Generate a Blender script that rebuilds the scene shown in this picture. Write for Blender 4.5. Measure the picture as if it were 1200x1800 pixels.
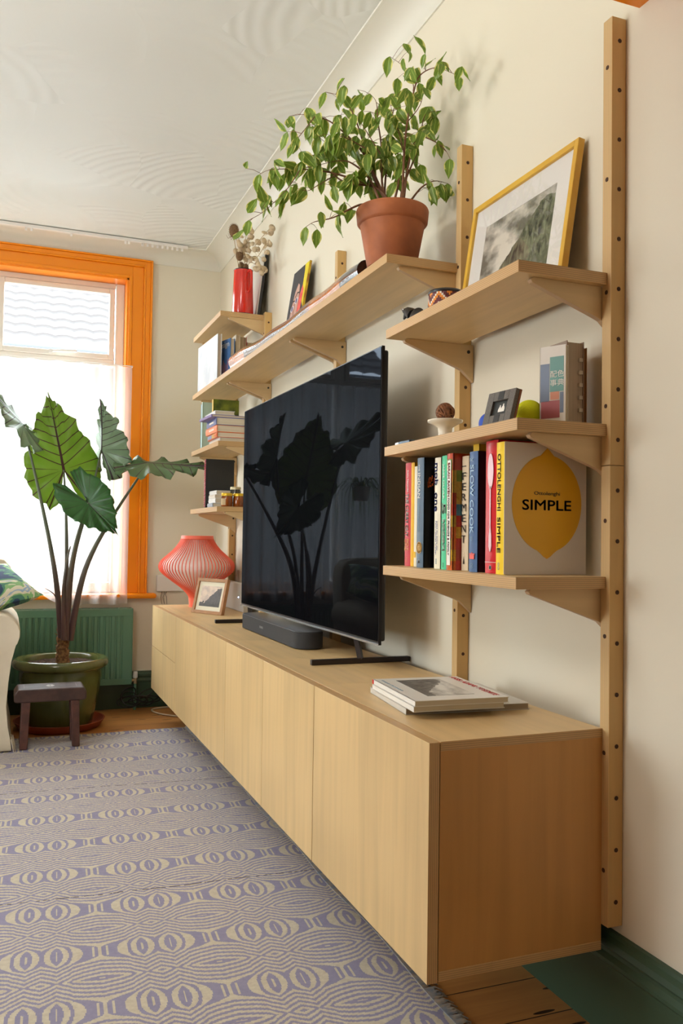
import bpy, math, random
from mathutils import Vector, Matrix
random.seed(7)
PI = math.pi
C = bpy.context.scene.collection
for o in list(bpy.data.objects):
    bpy.data.objects.remove(o)

# ------------------------------------------------------------------ camera, light, exposure
cam_data = bpy.data.cameras.new('camera'); cam = bpy.data.objects.new('camera', cam_data); C.objects.link(cam)
yaw, pit, rol = [math.radians(a) for a in (21.3694, 1.6791, 0.8117)]
fw = Vector((math.sin(yaw)*math.cos(pit), math.cos(yaw)*math.cos(pit), math.sin(pit)))
rt = Vector((math.cos(yaw), -math.sin(yaw), 0)); up = rt.cross(fw)
r2 = rt*math.cos(rol)+up*math.sin(rol); u2 = -rt*math.sin(rol)+up*math.cos(rol)
mw = Matrix((r2, u2, -fw)).transposed().to_4x4(); mw.translation = Vector((-1.24, 0, 1.061))
cam.matrix_world = mw
cam_data.sensor_fit = 'VERTICAL'; cam_data.sensor_height = 36; cam_data.lens = 1500/1800*36
cam_data.clip_start = .02; cam_data.clip_end = 100
bpy.context.scene.camera = cam
vs = bpy.context.scene.view_settings
vs.view_transform = 'Standard'; vs.look = 'None'; vs.gamma = 1; vs.use_curve_mapping = False
vs.exposure = 0.04
world = bpy.data.worlds.new('overcast_sky'); bpy.context.scene.world = world; world.use_nodes = True
bg = world.node_tree.nodes['Background']; bg.inputs[0].default_value = (0.86, 0.95, 1.0, 1); bg.inputs[1].default_value = 17.0
# far window of the room; side and rear windows are unseen, added for fill
FW = (-2.45, -.575, .70, 2.637)      # far window opening x0 x1 z0 z1
LW = (2.2, 3.2, .55, 1.75)          # added side window for fill light, y0 y1 z0 z1 (left wall, out of frame)
RW = (-2.4, -2.05, 1.0, 1.5)          # added rear fill window, unseen: x0 x1 z0 z1
XL, YF, YR, ZC = -3.5, 5.357, -3.2, 2.84
def portal(name, loc, rot, sx, sy):
    l = bpy.data.lights.new(name, 'AREA'); l.shape = 'RECTANGLE'; l.size = sx; l.size_y = sy
    l.cycles.is_portal = True
    o = bpy.data.objects.new(name, l); C.objects.link(o); o.location = loc; o.rotation_euler = rot
portal('daylight_front_window', ((FW[0]+FW[1])/2, YF+.3, (FW[2]+FW[3])/2), (-PI/2, 0, 0), FW[1]-FW[0], FW[3]-FW[2])
portal('added_side_window_fill', (XL-.25, (LW[0]+LW[1])/2, (LW[2]+LW[3])/2), (0, -PI/2, 0), LW[3]-LW[2], LW[1]-LW[0])
portal('added_rear_window_fill', ((RW[0]+RW[1])/2, YR-.25, (RW[2]+RW[3])/2), (PI/2, 0, 0), RW[1]-RW[0], RW[3]-RW[2])

PENDANT = (-1.95, 1.80, 2.18); PENDANT_R = .21; PENDANT_STRENGTH = 22.0
# ------------------------------------------------------------------ helpers
def lin(c):
    return tuple(((v/255)/12.92 if v/255 <= .04045 else ((v/255+.055)/1.055)**2.4) for v in c)
MATS = {}
def nt(m): return m.node_tree.nodes, m.node_tree.links
def mat(name, rgb=(200,200,200), rough=.5, metal=0, spec=.5, var=None, vscale=8, bump=0, bscale=40, coat=0, trans=0, emis=None):
    """principled material from an sRGB colour; var = second sRGB colour mixed in by noise"""
    if name in MATS: return MATS[name]
    m = bpy.data.materials.new(name); m.use_nodes = True; MATS[name] = m
    N, L = nt(m); b = N['Principled BSDF']
    b.inputs['Base Color'].default_value = (*lin(rgb), 1); b.inputs['Roughness'].default_value = rough
    b.inputs['Metallic'].default_value = metal; b.inputs['Specular IOR Level'].default_value = spec
    if coat: b.inputs['Coat Weight'].default_value = coat; b.inputs['Coat Roughness'].default_value = .08
    if trans: b.inputs['Transmission Weight'].default_value = trans
    if emis: b.inputs['Emission Color'].default_value = (*lin(rgb), 1); b.inputs['Emission Strength'].default_value = emis
    tc = N.new('ShaderNodeTexCoord')
    if var:
        n = N.new('ShaderNodeTexNoise'); n.inputs['Scale'].default_value = vscale; n.inputs['Detail'].default_value = 4
        L.new(tc.outputs['Object'], n.inputs['Vector'])
        r = N.new('ShaderNodeMapRange'); r.inputs[1].default_value = .35; r.inputs[2].default_value = .65; L.new(n.outputs[0], r.inputs[0])
        x = mixn(N, L, r.outputs[0], (*lin(rgb), 1), (*lin(var), 1)); L.new(x, b.inputs['Base Color'])
    if bump:
        n = N.new('ShaderNodeTexNoise'); n.inputs['Scale'].default_value = bscale; n.inputs['Detail'].default_value = 5
        L.new(tc.outputs['Object'], n.inputs['Vector'])
        bp = N.new('ShaderNodeBump'); bp.inputs['Strength'].default_value = bump; bp.inputs['Distance'].default_value = .01
        L.new(n.outputs[0], bp.inputs['Height']); L.new(bp.outputs[0], b.inputs['Normal'])
    return m
def mixn(N, L, fac, a, b):
    x = N.new('ShaderNodeMix'); x.data_type = 'RGBA'
    for s, v in ((0, fac), (6, a), (7, b)):
        if hasattr(v, 'is_linked') or hasattr(v, 'links'): L.new(v, x.inputs[s])
        else: x.inputs[s].default_value = v
    return x.outputs[2]
def mth(N, L, op, a, b=None, c=None, clamp=False):
    x = N.new('ShaderNodeMath'); x.operation = op; x.use_clamp = clamp
    for i, v in enumerate((a, b, c)):
        if v is None: continue
        if isinstance(v, (int, float)): x.inputs[i].default_value = v
        else: L.new(v, x.inputs[i])
    return x.outputs[0]
def ply(name, axis, grain, rgb=(216,184,132), edge=(200,162,112), rough=.42):
    """birch plywood: veneer on the faces across `axis`, glued layers on its edges; grain = direction of the veneer figure"""
    if name in MATS: return MATS[name]
    m = bpy.data.materials.new(name); m.use_nodes = True; MATS[name] = m
    N, L = nt(m); b = N['Principled BSDF']; b.inputs['Roughness'].default_value = rough; b.inputs['Specular IOR Level'].default_value = .35
    tc = N.new('ShaderNodeTexCoord'); geo = N.new('ShaderNodeNewGeometry')
    mp = N.new('ShaderNodeMapping'); s = [28, 28, 28]; s['xyz'.index(grain)] = 1.6; mp.inputs['Scale'].default_value = s
    L.new(tc.outputs['Object'], mp.inputs[0])
    n = N.new('ShaderNodeTexNoise'); n.inputs['Scale'].default_value = 1; n.inputs['Detail'].default_value = 6; n.inputs['Distortion'].default_value = .6
    L.new(mp.outputs[0], n.inputs['Vector'])
    n2 = N.new('ShaderNodeTexNoise'); n2.inputs['Scale'].default_value = 2.2; n2.inputs['Detail'].default_value = 2; L.new(tc.outputs['Object'], n2.inputs['Vector'])
    f = mth(N, L, 'ADD', mth(N, L, 'MULTIPLY', n.outputs[0], .5), mth(N, L, 'MULTIPLY', n2.outputs[0], .5))
    r = N.new('ShaderNodeMapRange'); r.inputs[1].default_value = .38; r.inputs[2].default_value = .62; L.new(f, r.inputs[0])
    c0 = tuple(min(255, v*1.03) for v in rgb); c1 = tuple(v*.945 for v in rgb)
    face = mixn(N, L, r.outputs[0], (*lin(c0), 1), (*lin(c1), 1))
    sp = N.new('ShaderNodeSeparateXYZ'); L.new(tc.outputs['Object'], sp.inputs[0])
    ax = sp.outputs['XYZ'.index(axis.upper())]
    st = mth(N, L, 'SINE', mth(N, L, 'MULTIPLY', ax, 2*PI/.0042))
    st = mth(N, L, 'MULTIPLY_ADD', st, .5, .5)
    st = mth(N, L, 'ADD', mth(N, L, 'MULTIPLY', st, .8), mth(N, L, 'MULTIPLY', n.outputs[0], .4))
    e = mixn(N, L, st, (*lin(tuple(v*.84 for v in edge)), 1), (*lin(tuple(min(255, v*1.06) for v in edge)), 1))
    sn = N.new('ShaderNodeSeparateXYZ'); L.new(tc.outputs['Normal'], sn.inputs[0])
    k = mth(N, L, 'GREATER_THAN', mth(N, L, 'ABSOLUTE', sn.outputs['XYZ'.index(axis.upper())]), .7)
    L.new(mixn(N, L, k, e, face), b.inputs['Base Color'])
    return m
class MB:
    """collects shapes into one mesh"""
    def __init__(s): s.v = []; s.f = []; s.uv = {}; s.M = Matrix.Identity(4)
    def add(s, vs, fs, uvs=None):
        k = len(s.v); s.v += [s.M @ Vector(v) for v in vs]
        for i, f in enumerate(fs):
            s.f.append(tuple(k+j for j in f))
        if uvs:
            for j, u in enumerate(uvs): s.uv[k+j] = u
        return s
    def box(s, x0, x1, y0, y1, z0, z1):
        v = [(x, y, z) for x in (x0, x1) for y in (y0, y1) for z in (z0, z1)]
        return s.add(v, [(0,1,3,2), (4,6,7,5), (0,4,5,1), (2,3,7,6), (0,2,6,4), (1,5,7,3)])
    def prism(s, pts, axis, a, b):
        """closed 2-D outline extruded along axis; pts are the two other coordinates in xyz order"""
        def P(p, t): return {'x': (t, p[0], p[1]), 'y': (p[0], t, p[1]), 'z': (p[0], p[1], t)}[axis]
        n = len(pts); v = [P(p, a) for p in pts]+[P(p, b) for p in pts]
        return s.add(v, [tuple(range(n))[::-1], tuple(range(n, 2*n))]+[(i, (i+1) % n, n+(i+1) % n, n+i) for i in range(n)])
    def lathe(s, prof, c=(0,0,0), n=48, close=False):
        v = []; f = []; m = len(prof)
        for i in range(n):
            a = 2*PI*i/n
            for r, z in prof: v.append((c[0]+r*math.cos(a), c[1]+r*math.sin(a), c[2]+z))
        for i in range(n):
            for j in range(m-1):
                a, b = i*m+j, ((i+1) % n)*m+j
                f.append((a, b, b+1, a+1))
        s.add(v, f)
        k = len(s.v)-len(v)
        if prof[0][0] > 1e-5: s.f.append(tuple(k+i*m for i in range(n))[::-1])
        if prof[-1][0] > 1e-5: s.f.append(tuple(k+i*m+m-1 for i in range(n)))
        return s
    def tube(s, pts, r, n=10, cap=True):
        pts = [Vector(p) for p in pts]; rr = r if isinstance(r, (list, tuple)) else [r]*len(pts)
        v = []; f = []; t0 = (pts[1]-pts[0]).normalized()
        nrm = t0.cross(Vector((0,0,1)) if abs(t0.z) < .9 else Vector((1,0,0))).normalized()
        for i, p in enumerate(pts):
            t = (pts[min(i+1, len(pts)-1)]-pts[max(i-1, 0)]).normalized()
            nrm = (nrm-t*nrm.dot(t)).normalized(); b = t.cross(nrm)
            for k in range(n):
                a = 2*PI*k/n; v.append(p+(nrm*math.cos(a)+b*math.sin(a))*rr[i])
        for i in range(len(pts)-1):
            for k in range(n):
                a = i*n+k; b_ = i*n+(k+1) % n; f.append((a, b_, b_+n, a+n))
        if cap: f += [tuple(range(n))[::-1], tuple((len(pts)-1)*n+k for k in range(n))]
        return s.add(v, f)
    def ball(s, c, r, n=16, sq=(1,1,1)):
        v = [(c[0], c[1], c[2]-r*sq[2])]; f = []
        for i in range(1, n):
            a = PI*i/n
            for k in range(2*n):
                b = PI*k/n; v.append((c[0]+r*sq[0]*math.sin(a)*math.cos(b), c[1]+r*sq[1]*math.sin(a)*math.sin(b), c[2]-r*sq[2]*math.cos(a)))
        v.append((c[0], c[1], c[2]+r*sq[2])); q = 2*n; last = len(v)-1
        for k in range(q):
            f.append((0, 1+(k+1) % q, 1+k)); f.append((last, last-q+k, last-q+(k+1) % q))
            for i in range(n-2):
                a = 1+i*q+k; b = 1+i*q+(k+1) % q; f.append((a, b, b+q, a+q))
        return s.add(v, f)
    def frame(s, W, H, w, d, x=0):
        """rectangular picture frame in the local XZ plane, centred at W/2, front face at y=0, depth d (y up to d)"""
        s.box(0, w, 0, d, 0, H); s.box(W-w, W, 0, d, 0, H); s.box(w, W-w, 0, d, 0, w); s.box(w, W-w, 0, d, H-w, H)
        return s
    def build(s, name, m, parent=None, smooth=False, bev=0, kind=None, angle=40, solid=0):
        off = Vector(ORIG.get(parent.name, (0,0,0))) if parent else Vector((0,0,0))
        me = bpy.data.meshes.new(name); me.from_pydata([tuple(v-off) for v in s.v], [], s.f)
        if s.uv:
            ul = me.uv_layers.new(name='UVMap')
            for lp in me.loops: ul.data[lp.index].uv = s.uv.get(lp.vertex_index, (0,0))
        import bmesh
        bm = bmesh.new(); bm.from_mesh(me); bmesh.ops.recalc_face_normals(bm, faces=bm.faces[:]); bm.to_mesh(me); bm.free()
        me.materials.append(m)
        if smooth:
            for p in me.polygons: p.use_smooth = True
            try: me.set_sharp_from_angle(angle=math.radians(angle))
            except Exception: pass
        o = bpy.data.objects.new(name, me); C.objects.link(o)
        if parent: o.parent = parent; ORIG[o.name] = tuple(off)
        if bev:
            b = o.modifiers.new('bevel', 'BEVEL'); b.width = bev; b.segments = 2; b.limit_method = 'ANGLE'; b.angle_limit = math.radians(35)
        if solid:
            q = o.modifiers.new('solid', 'SOLIDIFY'); q.thickness = solid; q.offset = 0
        if kind: o['kind'] = kind
        return o
ORIG = {}
def thing(name, label, cat, loc=(0,0,0), group=None):
    o = bpy.data.objects.new(name, None); C.objects.link(o); o.location = loc; o.empty_display_size = .05
    ORIG[o.name] = tuple(loc); o['label'] = label; o['category'] = cat
    if group: o['group'] = group
    return o
def tag(o, label, cat, group=None, kind=None):
    o['label'] = label; o['category'] = cat
    if group: o['group'] = group
    if kind: o['kind'] = kind
    return o
def text(parent, s, m, origin, xdir, ydir, length=None, height=None, size=.02, bold=0, name='lettering', center=False, up=.0006, depth=.0002):
    cu = bpy.data.curves.new(name, 'FONT'); cu.body = s; cu.size = size; cu.extrude = depth; cu.resolution_u = 3
    tmp = bpy.data.objects.new('tmp', cu); C.objects.link(tmp)
    bpy.context.view_layer.update()
    me = bpy.data.meshes.new_from_object(tmp.evaluated_get(bpy.context.evaluated_depsgraph_get()))
    bpy.data.objects.remove(tmp)
    if not len(me.vertices): return None
    xs = [v.co.x for v in me.vertices]; ys = [v.co.y for v in me.vertices]
    w = max(xs)-min(xs); h = max(ys)-min(ys)
    sx = length/w if length else 1; sy = height/h if height else sx
    if not length: sx = sy
    X = Vector(xdir).normalized(); Y = Vector(ydir).normalized(); Z = X.cross(Y)
    off = Vector(ORIG.get(parent.name, (0,0,0))); O = Vector(origin)-off
    cx = (min(xs)+max(xs))/2 if center else min(xs); cy = (min(ys)+max(ys))/2 if center else min(ys)
    for v in me.vertices:
        c = v.co.copy(); v.co = O+X*(c.x-cx)*sx+Y*(c.y-cy)*sy+Z*(c.z+up)
    if bold:      # heavier stroke: the same letters laid down again a hair to each side
        import bmesh
        bm = bmesh.new(); bm.from_mesh(me); g0 = bm.faces[:]; k = bold*(height or size)*1.6
        for dx, dy in ((k, 0), (-k, 0), (0, k), (0, -k)):
            r_ = bmesh.ops.duplicate(bm, geom=g0); vv = [e for e in r_['geom'] if isinstance(e, bmesh.types.BMVert)]
            bmesh.ops.translate(bm, verts=vv, vec=X*dx+Y*dy)
        bm.to_mesh(me); bm.free()
    me.materials.clear(); me.materials.append(m)
    o = bpy.data.objects.new(name, me); C.objects.link(o); o.parent = parent; ORIG[o.name] = tuple(off)
    return o

# ------------------------------------------------------------------ shared materials
CREAM = mat('cream_wall_paint', (227,219,199), .62, spec=.3, bump=.03, bscale=30)
GREENP = mat('green_gloss_paint', (60,84,64), .35, bump=.05, bscale=20)
ORANGE = mat('orange_gloss_paint', (250,146,12), .3, spec=.5)
WHITEP = mat('white_plastic', (236,232,226), .35)
PLYX = ply('birch_ply_upright', 'x', 'z'); PLYXY = ply('birch_ply_panel_shaded', 'y', 'z', rgb=(200,148,86)); PLYZ = ply('birch_ply_flat', 'z', 'y')  # PLYXY darkened and warmed: the end panel's shade is put into its veneer colour
POSTM = ply('birch_ply_post', 'y', 'z', rgb=(214,174,112), edge=(212,178,126))
BRK = ply('birch_ply_bracket', 'y', 'x', rgb=(214,182,134), edge=(196,164,128))
BLACKM = mat('black_plastic', (24,24,25), .4)
HOLE = mat('dark_drilled_hole', (70,44,26), .8)
def pages(name, rgb, var, grain, k=420):
    m = mat(name, rgb, .8); N, L = nt(m); tc = N.new('ShaderNodeTexCoord'); mp = N.new('ShaderNodeMapping'); sc = [k, k, k]; sc['xyz'.index(grain)] = 3
    if grain == 'z': sc[0] = k; sc[1] = k
    mp.inputs['Scale'].default_value = sc; L.new(tc.outputs['Object'], mp.inputs[0]); n = N.new('ShaderNodeTexNoise'); n.inputs['Scale'].default_value = 1; n.inputs['Detail'].default_value = 2; L.new(mp.outputs[0], n.inputs['Vector'])
    L.new(mixn(N, L, n.outputs[0], (*lin(rgb), 1), (*lin(var), 1)), N['Principled BSDF'].inputs['Base Color']); return m
def pages_flat(name, rgb, var, k=420):
    m = mat(name, rgb, .8); N, L = nt(m); tc = N.new('ShaderNodeTexCoord'); mp = N.new('ShaderNodeMapping'); mp.inputs['Scale'].default_value = (4, 4, k)
    L.new(tc.outputs['Object'], mp.inputs[0]); n = N.new('ShaderNodeTexNoise'); n.inputs['Scale'].default_value = 1; n.inputs['Detail'].default_value = 2; L.new(mp.outputs[0], n.inputs['Vector'])
    L.new(mixn(N, L, n.outputs[0], (*lin(rgb), 1), (*lin(var), 1)), N['Principled BSDF'].inputs['Base Color']); return m
PAPER = pages('book_paper', (232,220,196), (190,172,144), 'z')
PAPERF = pages_flat('book_paper_lying', (232,222,200), (196,180,152))
GLASSM = None
def glass():
    m = bpy.data.materials.new('window_glass'); m.use_nodes = True; N, L = nt(m); N.clear()
    o = N.new('ShaderNodeOutputMaterial'); t = N.new('ShaderNodeBsdfTransparent'); g = N.new('ShaderNodeBsdfGlossy'); g.inputs['Roughness'].default_value = .01
    x = N.new('ShaderNodeMixShader'); x.inputs[0].default_value = .06
    L.new(t.outputs[0], x.inputs[1]); L.new(g.outputs[0], x.inputs[2]); L.new(x.outputs[0], o.inputs[0]); return m
GLASSM = glass()

# ------------------------------------------------------------------ setting
def floor_mat():
    m = bpy.data.materials.new('pine_floorboards'); m.use_nodes = True; N, L = nt(m); b = N['Principled BSDF']
    tc = N.new('ShaderNodeTexCoord'); sp = N.new('ShaderNodeSeparateXYZ'); L.new(tc.outputs['Object'], sp.inputs[0])
    y = mth(N, L, 'DIVIDE', mth(N, L, 'ADD', sp.outputs[1], -.015), .147)
    fl = mth(N, L, 'FLOOR', y); fr = mth(N, L, 'FRACT', y)
    wn = N.new('ShaderNodeTexWhiteNoise'); wn.noise_dimensions = '1D'; L.new(fl, wn.inputs['W'])
    mp = N.new('ShaderNodeMapping'); mp.inputs['Scale'].default_value = (2, 30, 1); L.new(tc.outputs['Object'], mp.inputs[0])
    n = N.new('ShaderNodeTexNoise'); n.inputs['Scale'].default_value = 1.4; n.inputs['Detail'].default_value = 6; n.inputs['Distortion'].default_value = 1.2
    L.new(mp.outputs[0], n.inputs['Vector'])
    f = mth(N, L, 'ADD', mth(N, L, 'MULTIPLY', wn.outputs[0], .45), mth(N, L, 'MULTIPLY', n.outputs[0], .6))
    col = mixn(N, L, f, (*lin((218,160,92)), 1), (*lin((156,94,46)), 1))
    mp2 = N.new('ShaderNodeMapping'); mp2.inputs['Scale'].default_value = (5, 26, 1); L.new(tc.outputs['Object'], mp2.inputs[0])
    kn = N.new('ShaderNodeTexVoronoi'); kn.inputs['Scale'].default_value = .9; L.new(mp2.outputs[0], kn.inputs['Vector'])
    k = mth(N, L, 'LESS_THAN', kn.outputs['Distance'], .13)
    col = mixn(N, L, k, col, (*lin((62,36,20)), 1))
    gap = mth(N, L, 'LESS_THAN', fr, .022)
    col = mixn(N, L, gap, col, (*lin((30,18,10)), 1)); L.new(col, b.inputs['Base Color'])
    b.inputs['Roughness'].default_value = .38
    return m
MB().box(XL-.1, .1, YR-.1, YF+.1, -.06, 0).build('floor', floor_mat(), kind='structure')
MB().box(0, .12, YR, YF+.2, 0, ZC).build('wall_right', CREAM, kind='structure')
x0, x1, z0, z1 = FW
MB().box(XL, x0, YF, YF+.24, 0, ZC).box(x1, .12, YF, YF+.24, 0, ZC).box(x0, x1, YF, YF+.24, 0, z0).box(x0, x1, YF, YF+.24, z1, ZC).build('wall_far', CREAM, kind='structure')
y0, y1, z0, z1 = LW
MB().box(XL-.2, XL, YR, y0, 0, ZC).box(XL-.2, XL, y1, YF+.2, 0, ZC).box(XL-.2, XL, y0, y1, 0, z0).box(XL-.2, XL, y0, y1, z1, ZC).build('wall_left', CREAM, kind='structure')
x0, x1, z0, z1 = RW
MB().box(XL, x0, YR-.2, YR, 0, ZC).box(x1, .12, YR-.2, YR, 0, ZC).box(x0, x1, YR-.2, YR, 0, z0).box(x0, x1, YR-.2, YR, z1, ZC).build('wall_rear', CREAM, kind='structure')
def ceiling_mat():
    m = bpy.data.materials.new('combed_ceiling_plaster'); m.use_nodes = True; N, L = nt(m); b = N['Principled BSDF']
    b.inputs['Base Color'].default_value = (*lin((224,225,219)), 1); b.inputs['Roughness'].default_value = .6
    tc = N.new('ShaderNodeTexCoord')
    ns = N.new('ShaderNodeTexNoise'); ns.inputs['Scale'].default_value = 1.2; L.new(tc.outputs['Object'], ns.inputs['Vector'])
    wob = N.new('ShaderNodeVectorMath'); wob.operation = 'MULTIPLY_ADD'; L.new(ns.outputs['Color'], wob.inputs[0]); wob.inputs[1].default_value = (.35,.35,0); L.new(tc.outputs['Object'], wob.inputs[2])
    vo = N.new('ShaderNodeTexVoronoi'); vo.voronoi_dimensions = '2D'; vo.inputs['Scale'].default_value = 2.6; L.new(wob.outputs[0], vo.inputs['Vector'])
    sc = N.new('ShaderNodeVectorMath'); sc.operation = 'SUBTRACT'; L.new(vo.outputs['Color'], sc.inputs[0]); sc.inputs[1].default_value = (.5,.5,.5)
    s2 = N.new('ShaderNodeVectorMath'); s2.operation = 'MULTIPLY_ADD'; L.new(sc.outputs[0], s2.inputs[0]); s2.inputs[1].default_value = (.9,.9,0); L.new(tc.outputs['Object'], s2.inputs[2])
    df = N.new('ShaderNodeVectorMath'); df.operation = 'DISTANCE'; L.new(s2.outputs[0], df.inputs[0]); L.new(vo.outputs['Position'], df.inputs[1])
    sn = mth(N, L, 'SINE', mth(N, L, 'MULTIPLY', df.outputs['Value'], 2*PI/.011))
    vc = N.new('ShaderNodeSeparateColor'); L.new(vo.outputs['Color'], vc.inputs[0])
    flat = mth(N, L, 'GREATER_THAN', vc.outputs[2], .12)
    h = mth(N, L, 'MULTIPLY', sn, flat)
    h = mth(N, L, 'ADD', h, mth(N, L, 'MULTIPLY', vc.outputs[0], 3))
    bp = N.new('ShaderNodeBump'); bp.inputs['Strength'].default_value = .55; bp.inputs['Distance'].default_value = .0017
    L.new(h, bp.inputs['Height']); L.new(bp.outputs[0], b.inputs['Normal']); return m
MB().box(XL-.1, .12, YR-.2, YF+.24, ZC, ZC+.1).build('ceiling', ceiling_mat(), kind='structure')
# dropped beam between the two halves of the room, orange underside
MB().box(XL, 0, 1.15, 1.448, 2.222, ZC).build('trim_1', CREAM, kind='structure')
MB().box(XL, 0, 1.14, 1.452, 2.208, 2.221).build('trim_2', ORANGE, kind='structure')
# concave cornice with bead
COVEM = mat('cornice_paint', (226,223,210), .5)
def cove(n=10, w=.115, h=.09):
    pts = [(0, 0)]
    for i in range(n+1):
        a = PI/2*i/n; pts.append((w*(1-math.cos(a))*.96+.006, h*math.sin(a)*.94+.0))
    pts += [(w, h*.94), (w+.012, h*.94), (w+.014, h), (0, h)]
    return pts
cp = cove()
MB().prism([(-a, ZC-.09+b) for a, b in cp], 'y', 1.448, YF).build('trim_3', COVEM, smooth=True, kind='structure', angle=50)
MB().prism([(YF-a, ZC-.09+b) for a, b in cp], 'x', XL, 0).build('trim_4', COVEM, smooth=True, kind='structure', angle=50)
# tall moulded skirting
sk = [(0,0), (.022,0), (.022,.155), (.026,.16), (.026,.168), (.019,.178), (.019,.186), (.023,.192), (.021,.205), (.012,.213), (.009,.22), (0,.222)]
MB().prism([(-a, b) for a, b in sk], 'y', YR, YF).build('baseboard_right', GREENP, kind='structure')
MB().prism([(YF-a, b) for a, b in sk], 'x', XL, -.02).build('baseboard_far', GREENP, kind='structure')

# far window
W1 = bpy.data.objects.new('window_1', None); C.objects.link(W1); W1['kind'] = 'structure'; ORIG['window_1'] = (0,0,0)
x0, x1, z0, z1 = FW; Yp = YF+.10
a = MB()      # architrave in steps, round three sides
def arch(mb, o, i, y):
    """band from outer offset o to inner offset i around the opening, front face at y"""
    k = .86; mb.box(x1+i, x1+o, y, YF+.001, z0-.0, z1+o*k); mb.box(x0-o, x0-i, y, YF+.001, z0, z1+o*k); mb.box(x0-i, x1+i, y, YF+.001, z1+i*k, z1+o*k)
arch(a, .142, .13, YF-.034); arch(a, .13, .10, YF-.026); arch(a, .10, .088, YF-.03); arch(a, .088, .02, YF-.018); arch(a, .02, 0, YF-.024)
a.build('architrave', ORANGE, W1, bev=.003)
MB().box(x1-.012, x1+.002, YF-.015, Yp+.06, z0, z1).box(x0-.002, x0+.012, YF-.015, Yp+.06, z0, z1).box(x0, x1, YF-.015, Yp+.06, z1-.012, z1+.002).build('reveal', ORANGE, W1)
MB().box(x0-.21, x1+.198, YF-.065, Yp+.06, z0-.032, z0).build('window_sill', ORANGE, W1, bev=.012)
UP = mat('white_upvc', (232,226,216), .3)
zt = 2.122       # transom
m = MB()
fx0, fx1 = x0+.012, x1-.012
m.box(fx0, fx0+.06, Yp, Yp+.06, z0, z1-.012).box(fx1-.05, fx1, Yp, Yp+.06, z0, z1-.012).box(fx0+.0602, fx1-.0552, Yp+.001, Yp+.059, z1-.045, z1-.0125).box(fx0+.0602, fx1-.0552, Yp+.001, Yp+.059, z0+.0005, z0+.06).box(fx0+.0602, fx1-.0552, Yp+.001, Yp+.059, zt-.018, zt+.022)
for mx in (-1.36, -2.08): m.box(mx-.035, mx+.035, Yp-.0005, Yp+.0595, z0+.001, z1-.0130)
m.build('window_frame', UP, W1, bev=.004)
for (sx0, sx1) in ((-1.325, fx1-.055), (-2.045, -1.395)):
    s = MB(); s.M = Matrix.Translation((sx0+.005, Yp-.012, zt+.022)); s.frame(sx1-sx0-.01, z1-.05-zt-.022, .032, .05); s.build('casement', UP, W1, bev=.005)
for (sx0, sx1) in ((-1.30, fx1-.074), (-2.03, -1.41), (fx0+.06, -2.115)):
    MB().box(sx0, sx1, Yp+.022, Yp+.026, zt+.053, z1-.082).build('pane', GLASSM, W1)
    MB().box(sx0, sx1, Yp+.022, Yp+.026, z0+.06, zt-.018).build('pane', GLASSM, W1)
h = MB(); h.box(-1.03, -.99, Yp-.03, Yp-.012, zt+.03, zt+.052); h.tube([(-1.01, Yp-.035, zt+.041), (-.96, Yp-.045, zt+.046), (-.87, Yp-.045, zt+.05)], .008)
h.build('window_handle', WHITEP, W1, smooth=True)
# added fill windows, side and rear, never in view: frame and panes in their openings
def plain_window(nm, axis, a0, a1, z0, z1, c):
    W = bpy.data.objects.new(nm, None); C.objects.link(W); W['kind'] = 'structure'; ORIG[nm] = (0,0,0)
    m = MB(); g = MB()
    def bx(mb, p0, p1, q0, q1, t0, t1):
        if axis == 'x': mb.box(t0, t1, p0, p1, q0, q1)
        else: mb.box(p0, p1, t0, t1, q0, q1)
    bx(m, a0, a0+.05, z0, z1, c, c+.06); bx(m, a1-.05, a1, z0, z1, c, c+.06); bx(m, a0, a1, z0, z0+.05, c, c+.06); bx(m, a0, a1, z1-.05, z1, c, c+.06)
    bx(g, a0+.05, a1-.05, z0+.05, z1-.05, c+.02, c+.024)
    m.build('window_frame', UP, W); g.build('pane', GLASSM, W)
plain_window('window_2_added_fill', 'x', LW[0], LW[1], LW[2], LW[3], XL-.12)
plain_window('window_3_added_fill', 'y', RW[0], RW[1], RW[2], RW[3], YR-.12)

# ------------------------------------------------------------------ outside: house across the street
def roof_mat():
    m = bpy.data.materials.new('concrete_roof_tiles'); m.use_nodes = True; N, L = nt(m); b = N['Principled BSDF']; b.inputs['Roughness'].default_value = .8
    uv = N.new('ShaderNodeUVMap'); sp = N.new('ShaderNodeSeparateXYZ'); L.new(uv.outputs[0], sp.inputs[0])
    fr = mth(N, L, 'FRACT', sp.outputs[1])
    k = mth(N, L, 'LESS_THAN', fr, .10)
    L.new(mixn(N, L, k, (*lin((67,64,63)), 1), (*lin((60,55,54)), 1)), b.inputs['Base Color']); return m
hs = thing('neighbouring_house', 'pale tiled house roof with a grey gutter seen through the top window pane', 'house', (-1.3, 14, 0))
gz = 3.923
rf = MB(); v = []; f = []; uv = []
nx, ny = 160, 14
for j in range(ny*2):
    t = (j//2+(j % 2)*.98)*.32; dz = .03*(j % 2 == 0)
    for i in range(nx+1):
        x = -6+i*.06; w = .028*abs(math.sin(PI*(x/.30+(.0))))
        v.append((x, 14+t*.8, gz+.05+t*.6+w+(.04 if j % 2 == 0 else 0))); uv.append((x/.3, (j//2)+(.02 if j % 2 == 0 else .98)))
for j in range(ny*2-1):
    for i in range(nx):
        a = j*(nx+1)+i; f.append((a, a+1, a+nx+2, a+nx+1))
rf.add(v, f, uv); rf.build('roof', roof_mat(), hs)
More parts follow.
